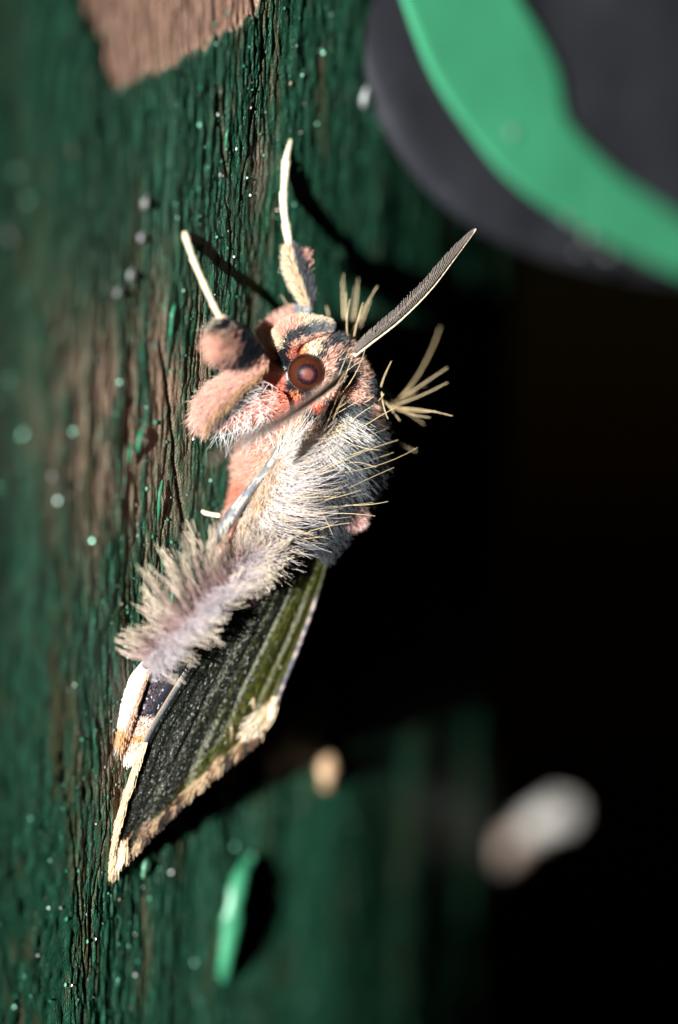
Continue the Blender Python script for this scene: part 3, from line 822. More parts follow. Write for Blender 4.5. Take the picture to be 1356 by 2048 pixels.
parts = [
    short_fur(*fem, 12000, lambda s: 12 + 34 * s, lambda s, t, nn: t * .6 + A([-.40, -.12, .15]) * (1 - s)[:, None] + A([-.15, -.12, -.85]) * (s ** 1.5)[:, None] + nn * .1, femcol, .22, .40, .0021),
    short_fur(*tib, 8000, lambda s: 12 + 50 * np.sin(s * math.pi), lambda s, t, nn: A([-.72, -.12, -.66]) + t * .15 + 0 * nn, tibcol, .26, .22, .0022),
    short_fur(*chk, 3000, lambda s: 16 + 0 * s, lambda s, t, nn: t * .7 + A([-.2, -.1, .1]), lambda p, s, nn: np.where((rng.random(len(p)) < .6)[:, None], A(PK), A(SL)), .22, .3, .0022),
    short_fur(*cox, 3600, lambda s: 20 + 0 * s, lambda s, t, nn: t * .6 + A([-.3, -.1, -.1]), lambda p, s, nn: np.where((rng.random(len(p)) < .82 - .3 * s)[:, None], A(PK) * .3 + A(SL) * .7, A(PKC)), .25, .35, .0024),
]
V, F, C = join(parts)
obj('leg_fur', mesh_from('leg_fur', V, F, C), MAT_FUR, leg, kind='stuff')
# white wisps under the coxa
n = 150
R = at(rng.uniform(430, 540, n), rng.uniform(812, 850, n), rng.uniform(-.12, .02, n))
ang = rng.normal(-1.75, .5, n); ln = rng.uniform(30, 85, n) / K
dd = np.stack([np.cos(ang), rng.normal(0, .25, n) - .1, np.sin(ang)], -1)
M_ = R + dd * ln[:, None] * .5
T_ = M_ + nrm(dd + rng.normal(size=R.shape) * .45) * ln[:, None] * .5
w1 = strands(R, M_, T_, .0021, .0009, A(WH), A([.85, .83, .84]), 5)
n = 110
R = at(rng.uniform(455, 560, n), rng.uniform(765, 835, n), rng.uniform(-.16, -.04, n))
ang = rng.normal(2.9, .35, n); ang = np.where(rng.random(n) < .4, ang - 2.2 + math.pi, ang); ln = rng.uniform(25, 60, n) / K
dd = np.stack([np.cos(ang), rng.normal(-.15, .2, n), np.sin(ang) * .8], -1)
M_ = R + dd * ln[:, None] * .5
T_ = M_ + nrm(dd + rng.normal(size=R.shape) * .3) * ln[:, None] * .5
w2 = strands(R, M_, T_, .0019, .0008, A([.85, .68, .62]), A([.88, .82, .80]), 4)
V, F, C = join([w1, w2])
obj('leg_wisps', mesh_from('leg_wisps', V, F, C), MAT_FUR, leg, kind='stuff')

# right fore leg
rf = leg_part([(600, 690, .26, 30, .10), (560, 690, .34, 30, .10), (545, 676, .36, 26, .09), (578, 642, .34, 18, .07), (606, 625, .30, 12, .05), (622, 612, .28, 9, .04)], 30)
rt = leg_part([(621, 614, .28, 9, .03), (612, 590, .26, 11, .04), (600, 556, .25, 12, .045), (588, 524, .24, 9, .035), (579, 497, .24, 7, .025)])
ra = leg_part([(580, 500, .24, 8, .022), (573, 455, .27, 9, .024), (567, 405, .30, 8, .022), (570, 350, .35, 8, .022), (574, 305, .39, 8, .022), (578, 276, .41, 7, .02), (579, 270, .41, 3, .01)], 90, 12, 5.0)
def rfcol(p, s, nn):
    u, v = uv_of(p)
    return np.where(((u > 592) & (v < 645))[:, None], A([.30, .31, .33]), A([.74, .42, .34]))
def rtcol(p, s, nn):
    u, v = uv_of(p)
    ax = np.interp(v, [497, 556, 614], [579, 600, 620])
    return np.where((u > ax + 3)[:, None], A([.10, .105, .12]), np.where((rng.random(len(u)) < .25)[:, None], A([.75, .42, .22]), A([.84, .70, .52])))
V, F, C = join([(rf[0], rf[1], rfcol(rf[0], 0, 0)), (rt[0], rt[1], rtcol(rt[0], 0, 0)), (ra[0], ra[1], A([.84, .76, .56]) * (.75 + .4 * vnoise(ra[0][:, 0] * 30, ra[0][:, 2] * 26, 5))[:, None])])
leg = obj('leg', mesh_from('leg', V, F, C), MAT_CHIT, moth)
leg['label'] = 'far front leg with a cream foot reaching up the post'
parts = [short_fur(*rf, 3200, lambda s: 22 - 12 * s, lambda s, t, nn: A([-.4, -.2, .5]) + 0 * nn, rfcol, .2, .5),
         short_fur(*rt, 2600, lambda s: 14 + 12 * np.sin(s * math.pi), lambda s, t, nn: t * .8 + nn * .3, rtcol, .2, .5, .0026)]
V, F, C = join(parts)
obj('leg_fur', mesh_from('leg_fur', V, F, C), MAT_FUR, leg, kind='stuff')
n = 260
R = at(rng.uniform(596, 604, n), rng.uniform(515, 575, n), rng.uniform(.24, .3, n))
T_ = R + at(678 + rng.uniform(8, 24, n), 1024 - rng.uniform(0, 24, n), 0) + rng.normal(size=R.shape) * .01
Vh, Fh, Ch = strands(R, (R + T_) / 2, T_, .004, .002, A([.5, .25, .2]), A([.62, .32, .26]), 3)
obj('leg_tuft', mesh_from('leg_tuft', Vh, Fh, Ch), MAT_FUR, leg, kind='stuff')

GOLD0 = A([.50, .38, .20]); GOLD1 = A([.72, .58, .34])
def bristles(lst, name, parent, r=.0068, single=False):
    R = ats([(q[0], q[1], q[4]) for q in lst]); T_ = ats([(q[2], q[3], q[5]) for q in lst])
    R = R + rng.normal(size=R.shape) * (.010 if single else .0)
    ln = np.linalg.norm(T_ - R, axis=1)[:, None]
    M_ = (R + T_) / 2 + rng.normal(size=R.shape) * ln * .07
    rr = r * rng.uniform(.75, 1.15, len(lst))
    for sel in ([[k] for k in range(len(lst))] if single else [list(range(len(lst)))]):
        Vb, Fb, Cb = strands(R[sel], M_[sel], T_[sel], rr[sel], r * .36, GOLD0, GOLD1, 6, 5)
        obj(name, mesh_from(name, Vb, Fb, Cb), MAT_FUR, parent, None if single else 'stuff')

# left middle leg: grey shin with its big silky brush
ms = leg_part([(575, 880, .0, 16, .06), (545, 925, -.06, 10, .035), (510, 968, -.09, 9, .03), (478, 1010, -.11, 12, .035), (452, 1050, -.12, 13, .035), (432, 1080, -.13, 8, .025), (420, 1100, -.13, 5, .02)], 90, 20)
mb = leg_part([(585, 880, .02, 20, .05), (550, 940, -.02, 26, .07), (520, 1005, -.02, 26, .08), (495, 1060, -.02, 20, .07), (478, 1102, .0, 10, .04)])
sp = leg_part([(440, 1031, -.12, 5.5, .014), (424, 1029, -.13, 5, .013), (409, 1025, -.14, 5, .013), (404, 1020, -.14, 2, .008)], 14, 8)
def mscol(p):
    u, v = uv_of(p); g = vnoise((u + v * .75) / 5, (v - u * .75) / 26, 3)
    return np.where((g > .55)[:, None], A([.46, .42, .37]), A([.15, .16, .18]))
V, F, C = join([(ms[0], ms[1], mscol(ms[0])), (mb[0], mb[1], A([.34, .22, .12])), (sp[0], sp[1], A([.80, .70, .50]))])
leg = obj('leg', mesh_from('leg', V, F, C), MAT_CHIT, moth)
leg['label'] = 'middle leg with grey shin and a broad silky white brush of hair'
AX = smooth([(578, 888), (560, 918), (543, 960), (522, 1008), (502, 1052), (484, 1095)], 60)
def brush(n, s, ang, ln, y0, y1, bulge, c0, c1, r0, r1, seg=7, jitter=7, wave=.055):
    """silky hairs rooted along the shin; ang in degrees anticlockwise from right, ln in units"""
    i = s * 59
    bu = np.interp(i, np.arange(60), AX[:, 0]) + rng.normal(size=n) * jitter; bv = np.interp(i, np.arange(60), AX[:, 1]) + rng.normal(size=n) * jitter
    a = np.radians(ang)
    tu = bu + np.cos(a) * ln; tv = bv - np.sin(a) * ln
    mu = (bu + tu) / 2 + np.sin(a) * bulge * ln; mv = (bv + tv) / 2 + np.cos(a) * bulge * ln
    return strands(at(bu, bv, y0), at(mu, mv, (y0 + y1) / 2 - .05), at(tu, tv, y1), r0, r1, c0, c1, seg, 3, 1.0, wave)
n = 1150
s = rng.random(n)
ang = np.interp(s, [0, .2, .5, .8, 1], [44, 22, 0, -30, -64]) + rng.choice([-10, -4, 3, 9], n) * 1.0 + rng.normal(size=n) * 7
ln = np.interp(s, [0, .2, .5, .8, 1], [80, 125, 150, 125, 85]) * (.35 + .85 * rng.beta(1.3, 1.6, n))
mixc = rng.random((n, 1))
sh = rng.uniform(.5, 1.25, (n, 1))
c0 = sh * np.where(mixc < .4, A([.62, .54, .58]), np.where(mixc < .78, A([.78, .71, .72]), A([.62, .46, .34]))); c1 = (.4 + .6 * sh) * np.where(mixc < .55, A([.88, .84, .87]), A([.80, .64, .48]))
b1 = brush(n, s, ang, ln, rng.uniform(-.07, .02, n), rng.uniform(-.14, .18, n), rng.normal(.16, .08, n), c0, c1, rng.uniform(.0013, .0024, n), .0007)
n = 330                                        # shorter hair on the near side of the shin
s = rng.random(n)
ang = np.interp(s, [0, .5, 1], [50, -30, -80]) + rng.normal(size=n) * 28
ln = rng.uniform(25, 70, n)
b2 = brush(n, s, ang, ln, -.06, rng.uniform(-.16, -.04, n), rng.normal(0, .12, n), A([.72, .62, .56]), A([.84, .80, .76]), .0019, .0008)
n = 260                                        # pink and brown tuft at its lower end
s = rng.uniform(.8, 1, n)
b3 = brush(n, s, rng.normal(-55, 22, n), rng.uniform(30, 85, n), 0, rng.uniform(-.1, .1, n), rng.normal(0, .1, n), A([.50, .28, .26]), A([.80, .72, .60]), .0024, .0012)
n = 90                                         # wispy start at the top
s = rng.uniform(.06, .3, n)
b4 = brush(n, s, rng.normal(62, 18, n), rng.uniform(40, 110, n), -.05, rng.uniform(-.12, .05, n), rng.normal(.0, .12, n), A([.66, .60, .46]), A([.82, .78, .66]), .0022, .0009)
b5 = short_fur(*mb, 2600, lambda s: 24 + 0 * s, lambda s, t, nn: t * .7 + A([.1, -.3, -.2]), lambda p, s, nn: np.where((rng.random(len(p)) < .3)[:, None], A([.62, .42, .20]), np.where((rng.random(len(p)) < .5)[:, None], A([.70, .52, .44]), A([.72, .66, .62]))), .3, .3, .0019)
V, F, C = join([b1, b2, b3, b4, b5])
obj('brush', mesh_from('brush', V, F, C), MAT_FUR, leg, kind='stuff')
bl = []
for (u0, v0, u1, v1) in ((690, 945, 835, 895), (640, 945, 796, 880), (700, 975, 788, 935), (640, 1000, 722, 980), (600, 975, 787, 905), (690, 1010, 776, 1003), (650, 1015, 746, 1005), (620, 1028, 750, 1032),
                         (640, 1060, 675, 1042), (610, 1066, 700, 1046), (640, 1020, 665, 1070), (585, 1080, 650, 1073), (585, 1050, 612, 1078), (555, 1125, 585, 1082), (700, 880, 772, 858), (700, 910, 742, 893),
                         (690, 880, 760, 900), (640, 920, 755, 933), (620, 960, 735, 925), (600, 1000, 730, 988), (690, 930, 752, 935), (640, 870, 720, 905)):
    bl.append((u0, v0, u1, v1, rng.uniform(-.08, .02), rng.uniform(-.14, .14)))
for k in range(22):
    s_ = rng.random(); i = int(s_ * 59); a = math.radians(np.interp(s_, [0, .5, 1], [32, 4, -55]) + rng.normal() * 12); l_ = rng.uniform(110, 185) * (1 - .35 * s_)
    bl.append((AX[i, 0], AX[i, 1], AX[i, 0] + math.cos(a) * l_, AX[i, 1] - math.sin(a) * l_, -.05, rng.uniform(-.15, .15)))
bristles(bl, 'bristles', leg, .0026)

# left hind leg: shaggy brush lying along the wing
HX = smooth([(530, 1105, -.06), (500, 1122, -.12), (450, 1170, -.22), (395, 1225, -.28), (345, 1275, -.28), (310, 1312, -.22), (290, 1332, -.16)], 60)
hl = leg_part([(560, 1090, .05, 14, .05)] + [(q[0], q[1], q[2] + .04, r, r / 340) for q, r in zip(HX[[0, 10, 20, 30, 40, 50, 59]], (14, 16, 19, 20, 19, 14, 8))], 40)
leg = obj('leg', mesh_from('leg', hl[0], hl[1], np.broadcast_to(A([.20, .15, .15]), hl[0].shape)), MAT_CHIT, moth)
leg['label'] = 'hind leg with a shaggy mauve-grey brush of thick hairs'
def hbrush(nc, k, s, ang, ln, dy, bulge, c0, c1, r0, r1, seg=5, jitter=9, cp=2.0, tipj=5.0):
    """nc pointed locks of k hairs each, rooted along the leg; s, ang, ln, dy, bulge per lock"""
    rp = lambda x: np.repeat(np.broadcast_to(x, (nc,)), k)
    n = nc * k
    i = np.clip(rp(s) + rng.normal(size=n) * .012, 0, 1) * 59
    f = lambda a: np.interp(i, np.arange(60), HX[:, a])
    bu = f(0) + rng.normal(size=n) * jitter; bv = f(1) + rng.normal(size=n) * jitter; by = f(2) - .03
    i0 = rp(s) * 59
    f0 = lambda a: np.interp(i0, np.arange(60), HX[:, a])
    a = np.radians(rp(ang)); L2 = rp(ln) * rng.uniform(.72, 1.08, n)
    tu = f0(0) + np.cos(a) * L2 + rng.normal(size=n) * tipj; tv = f0(1) - np.sin(a) * L2 + rng.normal(size=n) * tipj
    bl_ = rp(bulge) * rp(ln)
    mu = (bu + tu) / 2 + np.sin(a) * bl_; mv = (bv + tv) / 2 + np.cos(a) * bl_
    d_ = rp(dy) + rng.normal(size=n) * .02
    c0 = A(c0) * np.repeat(rng.uniform(.65, 1.35, (nc, 1)), k, 0) * rng.uniform(.8, 1.2, (n, 1)); c1 = np.clip(A(c1) * np.repeat(rng.uniform(.7, 1.1, (nc, 1)), k, 0), 0, .88)
    return strands(at(bu, bv, by), at(mu, mv, by + d_ * .35 - .04), at(tu, tv, by + d_), rng.uniform(.7, 1.2, n) * r0, r1, c0, c1, seg, 3, cp, .03)
n = 44                                          # long thick locks towards the post
s = np.sort(rng.uniform(.22, .88, n))
ang = np.interp(s, [.22, .38, .5, .6, .7, .8, .88], [96, 114, 126, 142, 160, 172, 180]) + rng.normal(size=n) * 9
ln = np.interp(s, [.22, .38, .5, .6, .7, .8, .88], [100, 150, 140, 112, 108, 92, 74]) * rng.uniform(.55, 1.1, n)
q1 = hbrush(n, 9, s, ang, ln, rng.uniform(-.14, .10, n), rng.normal(-.08, .06, n), (.25, .155, .155), (.70, .60, .45), .0034, .0022, tipj=7.0)
n = 480                                         # silvery nap over the leg
s = rng.random(n) * .9
ang = -np.interp(s, [0, 1], [15, 65]) + rng.normal(size=n) * 40
q2 = hbrush(n, 2, s, ang, rng.uniform(20, 52, n), rng.uniform(-.09, .02, n), rng.normal(0, .15, n), (.36, .30, .33), (.72, .67, .69), .0023, .0012, jitter=13)
n = 64                                          # pale locks towards the wing
s = rng.uniform(.05, .90, n)
ang = np.interp(s, [0, .3, .6, .8, 1], [18, 2, -22, -12, -30]) + rng.normal(size=n) * 15
ln = np.interp(s, [0, .5, 1], [60, 66, 62]) * rng.uniform(.6, 1.3, n)
q3 = hbrush(n, 7, s, ang, ln, rng.uniform(-.06, .10, n), rng.normal(.12, .08, n), (.38, .30, .30), (.76, .67, .53), .0030, .0020)
n = 40                                          # the fan at the knee
s = rng.uniform(0, .16, n)
q4 = hbrush(n, 6, s, rng.choice([25, 60, 100, -40, -60], n) + rng.normal(size=n) * 14, rng.uniform(30, 78, n), rng.uniform(-.12, .05, n), rng.normal(.05, .08, n), (.42, .30, .29), (.80, .72, .56), .0030, .0020)
V, F, C = join([q1, q2, q3, q4])
obj('brush', mesh_from('brush', V, F, C), MAT_FUR, leg, kind='stuff')

# right middle leg, mostly behind the head and thorax
rm = leg_part([(690, 900, .62, 30, .10), (745, 850, .62, 22, .08), (780, 812, .52, 12, .05), (760, 780, .60, 12, .05), (715, 720, .72, 14, .05), (700, 668, .62, 10, .04)], 30)
leg = obj('leg', mesh_from('leg', rm[0], rm[1], np.broadcast_to(A([.05, .05, .055]), rm[0].shape)), MAT_CHIT, moth)
leg['label'] = 'far middle leg behind the thorax with stiff golden bristles'
bl = [(778, 812, 882, 650, .5, .72), (782, 812, 895, 735, .45, .40), (782, 815, 895, 765, .40, .30), (785, 818, 905, 832, .35, .15), (780, 815, 860, 835, .35, .28), (778, 808, 872, 822, .40, .2), (783, 806, 848, 848, .42, .5), (780, 810, 820, 775, .42, .35), (782, 814, 852, 770, .4, .5),
      (755, 768, 783, 722, .2, .12), (760, 780, 776, 838, .15, .12), (764, 790, 757, 802, .12, .1), (790, 880, 832, 903, .5, .5), (770, 800, 800, 842, .3, .25)]
for (u0, v0, u1, v1, y) in ((668, 655, 640, 560, .45), (690, 660, 687, 548, .45), (694, 662, 692, 585, .30), (700, 665, 716, 556, .5), (708, 668, 726, 605, .2), (704, 668, 755, 572, .35), (694, 668, 700, 598, .2), (712, 662, 730, 610, .55), (690, 665, 685, 562, .65), (700, 660, 712, 572, .7), (584, 622, 562, 590, .40), (702, 690, 741, 600, .45)):
    bl.append((u0, v0 + 10, u1, v1, y, y - .02))
bristles(bl, 'bristle', leg, .0043, True)

# right hind leg: pink furry knob behind the brush
rk = leg_part([(640, 990, .40, 20, .08), (680, 1012, .34, 22, .08), (702, 1030, .30, 25, .085), (714, 1044, .30, 17, .06), (718, 1050, .30, 6, .02)], 26)
leg = obj('leg', mesh_from('leg', rk[0], rk[1], np.broadcast_to(A([.75, .40, .36]), rk[0].shape)), MAT_CHIT, moth)
leg['label'] = 'pink furry end of the far hind leg'
V, F, C = short_fur(*rk, 2600, lambda s: 14 + 0 * s, lambda s, t, nn: t * .6 + nn * .5, lambda p, s, nn: np.where((rng.random(len(p)) < .25)[:, None], A([.85, .72, .68]), A([.78, .42, .38])), .25, .6)
obj('leg_fur', mesh_from('leg_fur', V, F, C), MAT_FUR, leg, kind='stuff')

# golden hairs crossing the face from the near side of the thorax
bl = []
for (u0, v0, u1, v1, y0, y1) in ((650, 830, 698, 700, -.08, -.10), (645, 862, 705, 712, -.08, -.12), (628, 850, 690, 745, -.10, -.16), (640, 835, 672, 735, -.1, -.2), (625, 868, 655, 800, -.08, -.2), (672, 820, 708, 790, -.05, -.2),
                                 (695, 850, 746, 811, -.02, -.05), (672, 760, 729, 716, -.05, -.08), (668, 840, 690, 790, -.1, -.25), (612, 890, 648, 815, -.1, -.22), (720, 860, 792, 815, .02, .05), (675, 790, 730, 700, -.04, -.02), (735, 800, 748, 792, 0, -.02)):
    bl.append((u0, v0, u1, v1, y0, y1))
bristles(bl, 'bristle', body, .0031, True)

# ---- wings
def wing_surface(name, CT, TR, n, m, ripple, colfn, thick=.007, phase=0):
    """ruled surface from leading edge CT to trailing edge TR, both lists (u, v, y)"""
    a = smooth([at(*q) for q in CT], n); b = smooth([at(*q) for q in TR], n)
    s = np.linspace(0, 1, m)[None, :, None]
    S = a[:, None] * (1 - s) + b[:, None] * s
    du = np.gradient(S, axis=0); dv = np.gradient(S, axis=1)
    N_ = nrm(np.cross(du, dv)); N_ = np.where((N_[..., 1:2] > 0), -N_, N_)
    S = S + N_ * ripple(np.linspace(0, 1, n)[:, None], np.linspace(0, 1, m)[None])[..., None]
    Vt = S.reshape(-1, 3); Vb = (S - N_ * thick).reshape(-1, 3)
    idx = np.arange(n * m).reshape(n, m); o = n * m
    F = np.stack([idx[:-1, :-1], idx[1:, :-1], idx[1:, 1:], idx[:-1, 1:]], -1).reshape(-1, 4)
    edge = np.concatenate([idx[:, 0], idx[-1, 1:], idx[::-1, -1][1:], idx[0, ::-1][1:]])
    F = np.vstack([F, F[:, ::-1] + o, np.stack([edge[:-1], edge[1:], edge[1:] + o, edge[:-1] + o], -1)])
    V = np.vstack([Vt, Vb])
    return V, F, colfn(V), S, N_

# left forewing: leading edge low against the post, hind edge standing off
CT = [(600, 1030, .16), (520, 1120, .10), (455, 1215, .06), (395, 1310, .04), (335, 1405, .03), (290, 1485, .04), (255, 1585, .08), (232, 1670, .12), (219, 1748, .16)]
TR = [(668, 1030, .42), (655, 1110, .42), (632, 1195, .42), (598, 1290, .42), (562, 1380, .41), (538, 1450, .40), (455, 1520, .34), (340, 1625, .26), (222, 1752, .17)]
_ct = smooth([q[:2] for q in CT], 60); _tr = smooth([q[:2] for q in TR], 60)
def wing_frac(u, v):
    """0 on the leading edge, 1 on the hind edge; and distance in units to the outer margin"""
    d0 = np.sqrt(((np.stack([u, v], -1)[:, None] - _ct[None]) ** 2).sum(-1)).min(1)
    om = _tr[34:]
    d1 = np.sqrt(((np.stack([u, v], -1)[:, None] - smooth(om, 80)[None]) ** 2).sum(-1)).min(1)
    return d0, d1
def forecol(V):
    u, v = uv_of(V)
    d0, d1 = wing_frac(u, v)
    f = np.clip(d0 / 140, 0, 1)[:, None]
    c = A([.008, .012, .005]) * (1 - f) + A([.045, .049, .004]) * f
    st = vnoise(d0 / 13 + v * .004, v / 160, 2)[:, None]
    c = c * (.55 + .9 * st)
    mw = np.interp(v, [1400, 1480, 1540, 1640, 1750], [36, 28, 9, 14, 62]) * (.35 + 1.3 * vnoise(u / 11, v / 50, 6))
    marg = sstep(-d1 + mw, -4, 4)[:, None] * ((v > 1395)[:, None])
    br = vnoise((u + v * .25) / 9, v / 90, 4)[:, None]
    warm = np.where(br > .66, A([.42, .30, .18]), np.where(br > .40, A([.15, .085, .045]), A([.03, .02, .015])))
    pale = sstep(u, 440, 480)[:, None]
    warm = warm * (1 - pale) + A([.66, .50, .31]) * pale
    tip = (sstep(v, 1480, 1560) * sstep(-d0, -18, -10))[:, None]
    warm = warm * (1 - tip) + A([.66, .46, .26]) * tip
    c = c * (1 - marg) + warm * marg
    return np.clip(c, 0, .9)
def fore_ripple(a, s):
    dist = s * (1.0 - .75 * sstep(a, .6, 1))
    return .050 * (vnoise(dist * 7.5 + a * .6, a * 1.2 + 0 * s, 4) - .5) + .026 * (vnoise(dist * 19 + a, a * 3 + 0 * s, 7) - .5) - .03 * np.exp(-((s - .34) / .03) ** 2) * (1 - a * .6) - .022 * np.exp(-((s - .62) / .025) ** 2) * (1 - a) + .004 * vnoise(a * 60 + 0 * s, s * 70 + 0 * a, 3)
Vw, Fw, Cw, S, N_ = wing_surface('forewing', CT, TR, 200, 90, fore_ripple, forecol)
wing = obj('forewing', mesh_from('forewing', Vw, Fw, Cw), MAT_WING, moth)
wing['label'] = 'dark green forewing with a cream tip folded against the post'
# glinting scales lying on the wing
n = 42000
ia = rng.integers(8, 196, n); ib = np.minimum((rng.beta(1.0, 3.6, n) * 88).astype(int), 87)
fr = rng.random((n, 2))
c = S[ia, ib] * (1 - fr[:, :1]) + S[np.minimum(ia + 1, 199), np.minimum(ib + 1, 89)] * fr[:, :1]
nr = nrm(N_[ia, ib] + rng.normal(size=(n, 3)) * .55)
lng = nrm(S[np.minimum(ia + 2, 199), ib] - S[np.maximum(ia - 2, 0), ib])
a = nrm(lng - nr * np.sum(lng * nr, 1, keepdims=True)); b = np.cross(nr, a)
sz = rng.uniform(.0024, .0052, n)[:, None]
c = c + N_[ia, ib] * .006
Vq = np.stack([c - a * sz * 2.2 - b * sz * .5, c - a * sz * 2.2 + b * sz * .5, c + a * sz * 2.2 + b * sz * .6 + nr * .002, c + a * sz * 2.2 - b * sz * .6 + nr * .002], 1).reshape(-1, 3)
Fq = np.arange(4 * n).reshape(-1, 4)
uu, vv = uv_of(c)
base = forecol(c)
dark = base.max(1) < .1
cq = np.where(dark[:, None], np.where((rng.random(n) < .6)[:, None], A([.007, .011, .003]), A([.010, .012, .008])) * rng.uniform(.4, 1.4, (n, 1)), base * rng.uniform(.7, 1.2, (n, 1)))
obj('wing_scales', mesh_from('wing_scales', Vq, Fq, np.repeat(cq, 4, 0), False), MAT_SCALE, wing, kind='stuff')
# leading vein
vn = smooth([(q[0], q[1], q[2] - .02) for q in CT], 90)[16:]
Vv, Fv = tube(at(vn[:, 0], vn[:, 1], vn[:, 2]), np.interp(np.linspace(0, 1, len(vn)), [0, .5, .62, .9, 1], [.017, .018, .019, .023, .010]), .016, 10)
uu, vv = uv_of(Vv)
cx = np.interp(vv, vn[:, 1], vn[:, 0])
Cv = np.where((vv > 1500)[:, None], A([.78, .56, .32]), np.where((uu < cx - 4.5)[:, None], A([.40, .30, .20]), A([.05, .055, .062])))
obj('leading_vein', mesh_from('leading_vein', Vv, Fv, Cv), MAT_CHIT, wing)
# hind edge vein with pale beads
tv = smooth([(q[0], q[1], q[2] - .01) for q in TR[:6]], 70)
Vv, Fv = tube(at(tv[:, 0], tv[:, 1], tv[:, 2]), .012 + .003 * np.sin(np.arange(70) * 1.9), .012, 8)
uu, vv = uv_of(Vv)
bead = vnoise(vv / 9, 0 * vv, 5)
Cv = np.where((vv < 1195)[:, None], A([.03, .035, .012]), np.where((bead > .4)[:, None], A([.42, .34, .32]), A([.10, .10, .13])))
obj('hind_vein', mesh_from('hind_vein', Vv, Fv, Cv), MAT_CHIT, wing)
# tufted cream corner and fringe along the outer margin
n = 900
R = at(rng.uniform(498, 536, n), rng.uniform(1414, 1452, n), rng.uniform(.36, .41, n))
T_ = R + at(678 - rng.uniform(14, 44, n), 1024 + rng.uniform(12, 36, n), 0) + np.stack([0 * R[:, 0], rng.uniform(-.08, .02, n), 0 * R[:, 0]], -1)
f1 = strands(R, (R + T_) / 2 + rng.normal(size=R.shape) * .01, T_, .0042, .0026, A([.66, .49, .30]) * rng.uniform(.6, 1.15, (n, 1)), A([.80, .70, .55]), 3)
n = 1500
s = rng.random(n)
om = smooth(TR[5:], 100)
i = (s * 98).astype(int)
R = at(om[i, 0] - 6, om[i, 1] - 8, om[i, 2] - .01)
T_ = R + at(678 - rng.uniform(6, 24, n), 1024 + rng.uniform(16, 44, n), 0) + np.stack([0 * s, rng.uniform(-.04, .02, n), 0 * s], -1)
br = vnoise(s * 26, 0 * s, 8)[:, None]
cf = np.where(br > .66, A([.40, .29, .18]), np.where(br > .4, A([.14, .08, .045]), A([.03, .02, .015])))
f2 = strands(R, (R + T_) / 2, T_, .005, .003, cf * rng.uniform(.7, 1.2, (n, 1)), cf * 1.15, 3)
n = 220
s = rng.random(n)
R = at(np.interp(s, [0, 1], [224, 250]) + rng.normal(size=n) * 4, np.interp(s, [0, 1], [1715, 1690]) + rng.normal(size=n) * 8, .13)
T_ = R + at(678 + rng.uniform(-12, 0, n), 1024 + rng.uniform(20, 38, n), 0)
f3 = strands(R, (R + T_) / 2, T_, .005, .0028, A([.46, .30, .17]), A([.62, .48, .32]), 3)
n = 900
s = rng.random(n)
vq = smooth([(q[0], q[1], q[2] - .03) for q in CT[5:]], 60)
i = (s * 58).astype(int)
R = at(vq[i, 0] + rng.normal(size=n) * 3, vq[i, 1], vq[i, 2] - .005)
T_ = R + at(678 + rng.uniform(-9, -3, n), 1024 + rng.uniform(12, 26, n), 0) + np.stack([0 * s, rng.uniform(-.012, .01, n), 0 * s], -1)
f4 = strands(R, (R + T_) / 2, T_, .0036, .002, A([.74, .52, .30]) * rng.uniform(.45, 1.15, (n, 1)), A([.80, .62, .40]), 3)
V, F, C = join([f1, f2, f3, f4])
obj('fringe', mesh_from('fringe', V, F, C), MAT_FUR, wing, kind='stuff')

# right forewing, the mirror half of the roof, seen only from the side
# mid plane follows the hind edge of the left wing, so mirror about it station by station
def mirror_edge(CT_, TR_):
    a = [at(*q) for q in CT_]; b = [at(*q) for q in TR_]
    res = []
    for pa, pb in zip(a, b):
        d = pa - pb
        res.append(pb + TW * (-.35 * (d @ TW)) + NW * (d @ NW) + GW * 0 + (d - TW * (d @ TW) - NW * (d @ NW)))
    return res
Rr = mirror_edge(CT, TR)
n_, m_ = 60, 16
aa = smooth(Rr, n_); bb = smooth([at(*q) + NW * -.01 + TW * .012 for q in TR], n_)
s = np.linspace(0, 1, m_)[None, :, None]
S2 = aa[:, None] * (1 - s) + bb[:, None] * s
nrm2 = nrm(np.cross(np.gradient(S2, axis=0), np.gradient(S2, axis=1)))
V2 = np.vstack([S2.reshape(-1, 3), (S2 + nrm2 * .007).reshape(-1, 3)])
idx = np.arange(n_ * m_).reshape(n_, m_); o_ = n_ * m_
F2 = np.stack([idx[:-1, :-1], idx[1:, :-1], idx[1:, 1:], idx[:-1, 1:]], -1).reshape(-1, 4)
edge = np.concatenate([idx[:, 0], idx[-1, 1:], idx[::-1, -1][1:], idx[0, ::-1][1:]])
F2 = np.vstack([F2, F2[:, ::-1] + o_, np.stack([edge[:-1], edge[1:], edge[1:] + o_, edge[:-1] + o_], -1)])
wing2 = obj('forewing', mesh_from('forewing_far', V2, F2, np.broadcast_to(A([.02, .024, .012]), V2.shape)), MAT_WING, moth)
wing2['label'] = 'far dark green forewing behind the folded near wing'

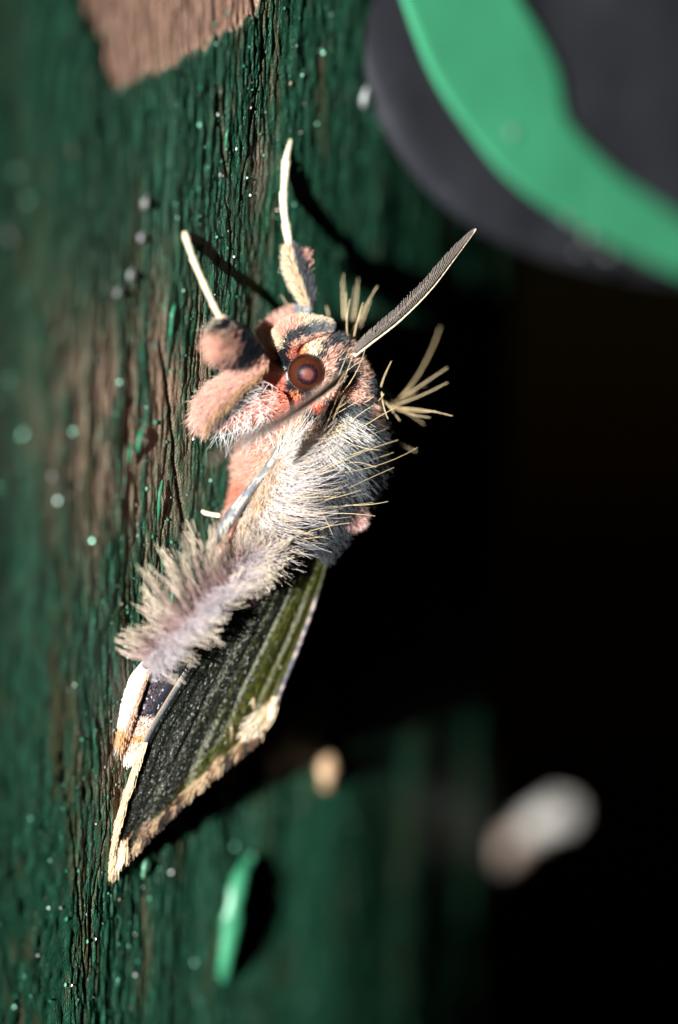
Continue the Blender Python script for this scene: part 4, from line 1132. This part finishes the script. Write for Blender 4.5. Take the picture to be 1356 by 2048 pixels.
# left hind wing: dark speckled panel under the leading vein, with an orange-banded cream end
HC = [(400, 1245, .03), (335, 1300, .02), (293, 1350, .02), (268, 1410, .02), (250, 1460, .03), (238, 1505, .05)]
HT = [(440, 1235, .08), (395, 1300, .08), (350, 1375, .08), (312, 1440, .08), (292, 1480, .08), (272, 1512, .09)]
def hindcol(V):
    u, v = uv_of(V)
    q = v + .18 * (u - 250) + 10 * (vnoise(u / 12, v / 12, 3) - .5)
    g = vnoise(u / 3.0, v / 3.0, 1)[:, None]
    c = np.where(g > .72, A([.22, .18, .2]), A([.020, .014, .020]))
    pale = sstep(q, 1438, 1450)[:, None]
    c = c * (1 - pale) + A([.72, .50, .40]) * pale
    band_ = (sstep(q, 1474, 1482) * (1 - sstep(q, 1487, 1494)))[:, None]
    return c * (1 - band_) + A([.66, .30, .12]) * band_
Vh, Fh, Ch, S3, N3 = wing_surface('hindwing', HC, HT, 90, 40, lambda a, s: .02 * np.sin(s * 3.1) + .004 * vnoise(a * 90 + 0 * s, s * 60 + 0 * a, 2), hindcol)
hw = obj('hindwing', mesh_from('hindwing', Vh, Fh, Ch), MAT_WING, moth)
hw['label'] = 'speckled black hind wing with an orange-banded cream end'
n = 3500
ia = rng.integers(2, 86, n); ib = rng.integers(1, 38, n)
c = S3[ia, ib] + N3[ia, ib] * .005 + rng.normal(size=(n, 3)) * .004
nr = nrm(N3[ia, ib] + rng.normal(size=(n, 3)) * .55)
lng = nrm(S3[np.minimum(ia + 2, 89), ib] - S3[ia - 2, ib])
a = nrm(lng - nr * np.sum(lng * nr, 1, keepdims=True)); b = np.cross(nr, a)
sz = rng.uniform(.005, .010, n)[:, None]
Vq = np.stack([c - a * sz - b * sz * .6, c - a * sz + b * sz * .6, c + a * sz + b * sz * .7, c + a * sz - b * sz * .7], 1).reshape(-1, 3)
base = hindcol(c)
cq = np.where((base.max(1) < .3)[:, None], A([.05, .035, .05]) * rng.uniform(.3, 2, (n, 1)), base * rng.uniform(.8, 1.2, (n, 1)))
obj('wing_scales', mesh_from('wing_scales', Vq, np.arange(4 * n).reshape(-1, 4), np.repeat(cq, 4, 0), False), MAT_SCALE, hw, kind='stuff')
n = 520
s = rng.random(n)
R = at(236 + 40 * s + rng.normal(size=n) * 2, 1497 + 6 * s + rng.normal(size=n) * 4, .045 + .03 * s)
T_ = R + at(678 + rng.uniform(-14, 4, n), 1024 + rng.uniform(12, 30, n), 0)
V, F, C = strands(R, (R + T_) / 2, T_, .0042, .002, A([.60, .48, .34]) * rng.uniform(.5, 1.2, (n, 1)), A([.80, .72, .62]), 3)
obj('fringe', mesh_from('fringe', V, F, C), MAT_FUR, hw, kind='stuff')

# cream furred tail end of the abdomen along the post
tl = leg_part([(296, 1328, .0, 12, .05), (274, 1366, -.02, 20, .06), (254, 1408, -.02, 25, .07), (240, 1450, -.01, 24, .07), (230, 1486, .0, 18, .05), (224, 1506, .02, 9, .03)], 40)
def tlcol(p, s, nn):
    u, v = uv_of(p)
    org = np.hypot((u - 243) / 14, (v - 1472) / 20) < 1 + .25 * rng.normal(size=len(u))
    return np.where(org[:, None], A([.74, .36, .14]), np.where((v > 1492)[:, None], A([.55, .50, .46]), np.where((u > np.interp(v, [1335, 1500], [296, 236]))[:, None], A([.78, .50, .36]), A([.84, .76, .68]))))
tail = obj('tail', mesh_from('tail', tl[0], tl[1], tlcol(tl[0], 0, 0)), MAT_SKIN, moth)
tail['label'] = 'cream furred tail end with an orange patch'
V, F, C = short_fur(*tl, 5200, lambda s: 9 + 15 * s ** 2, lambda s, t, nn: t + 0 * nn, tlcol, .14, .16, .0026)
obj('tail_fur', mesh_from('tail_fur', V, F, C), MAT_FUR, tail, kind='stuff')
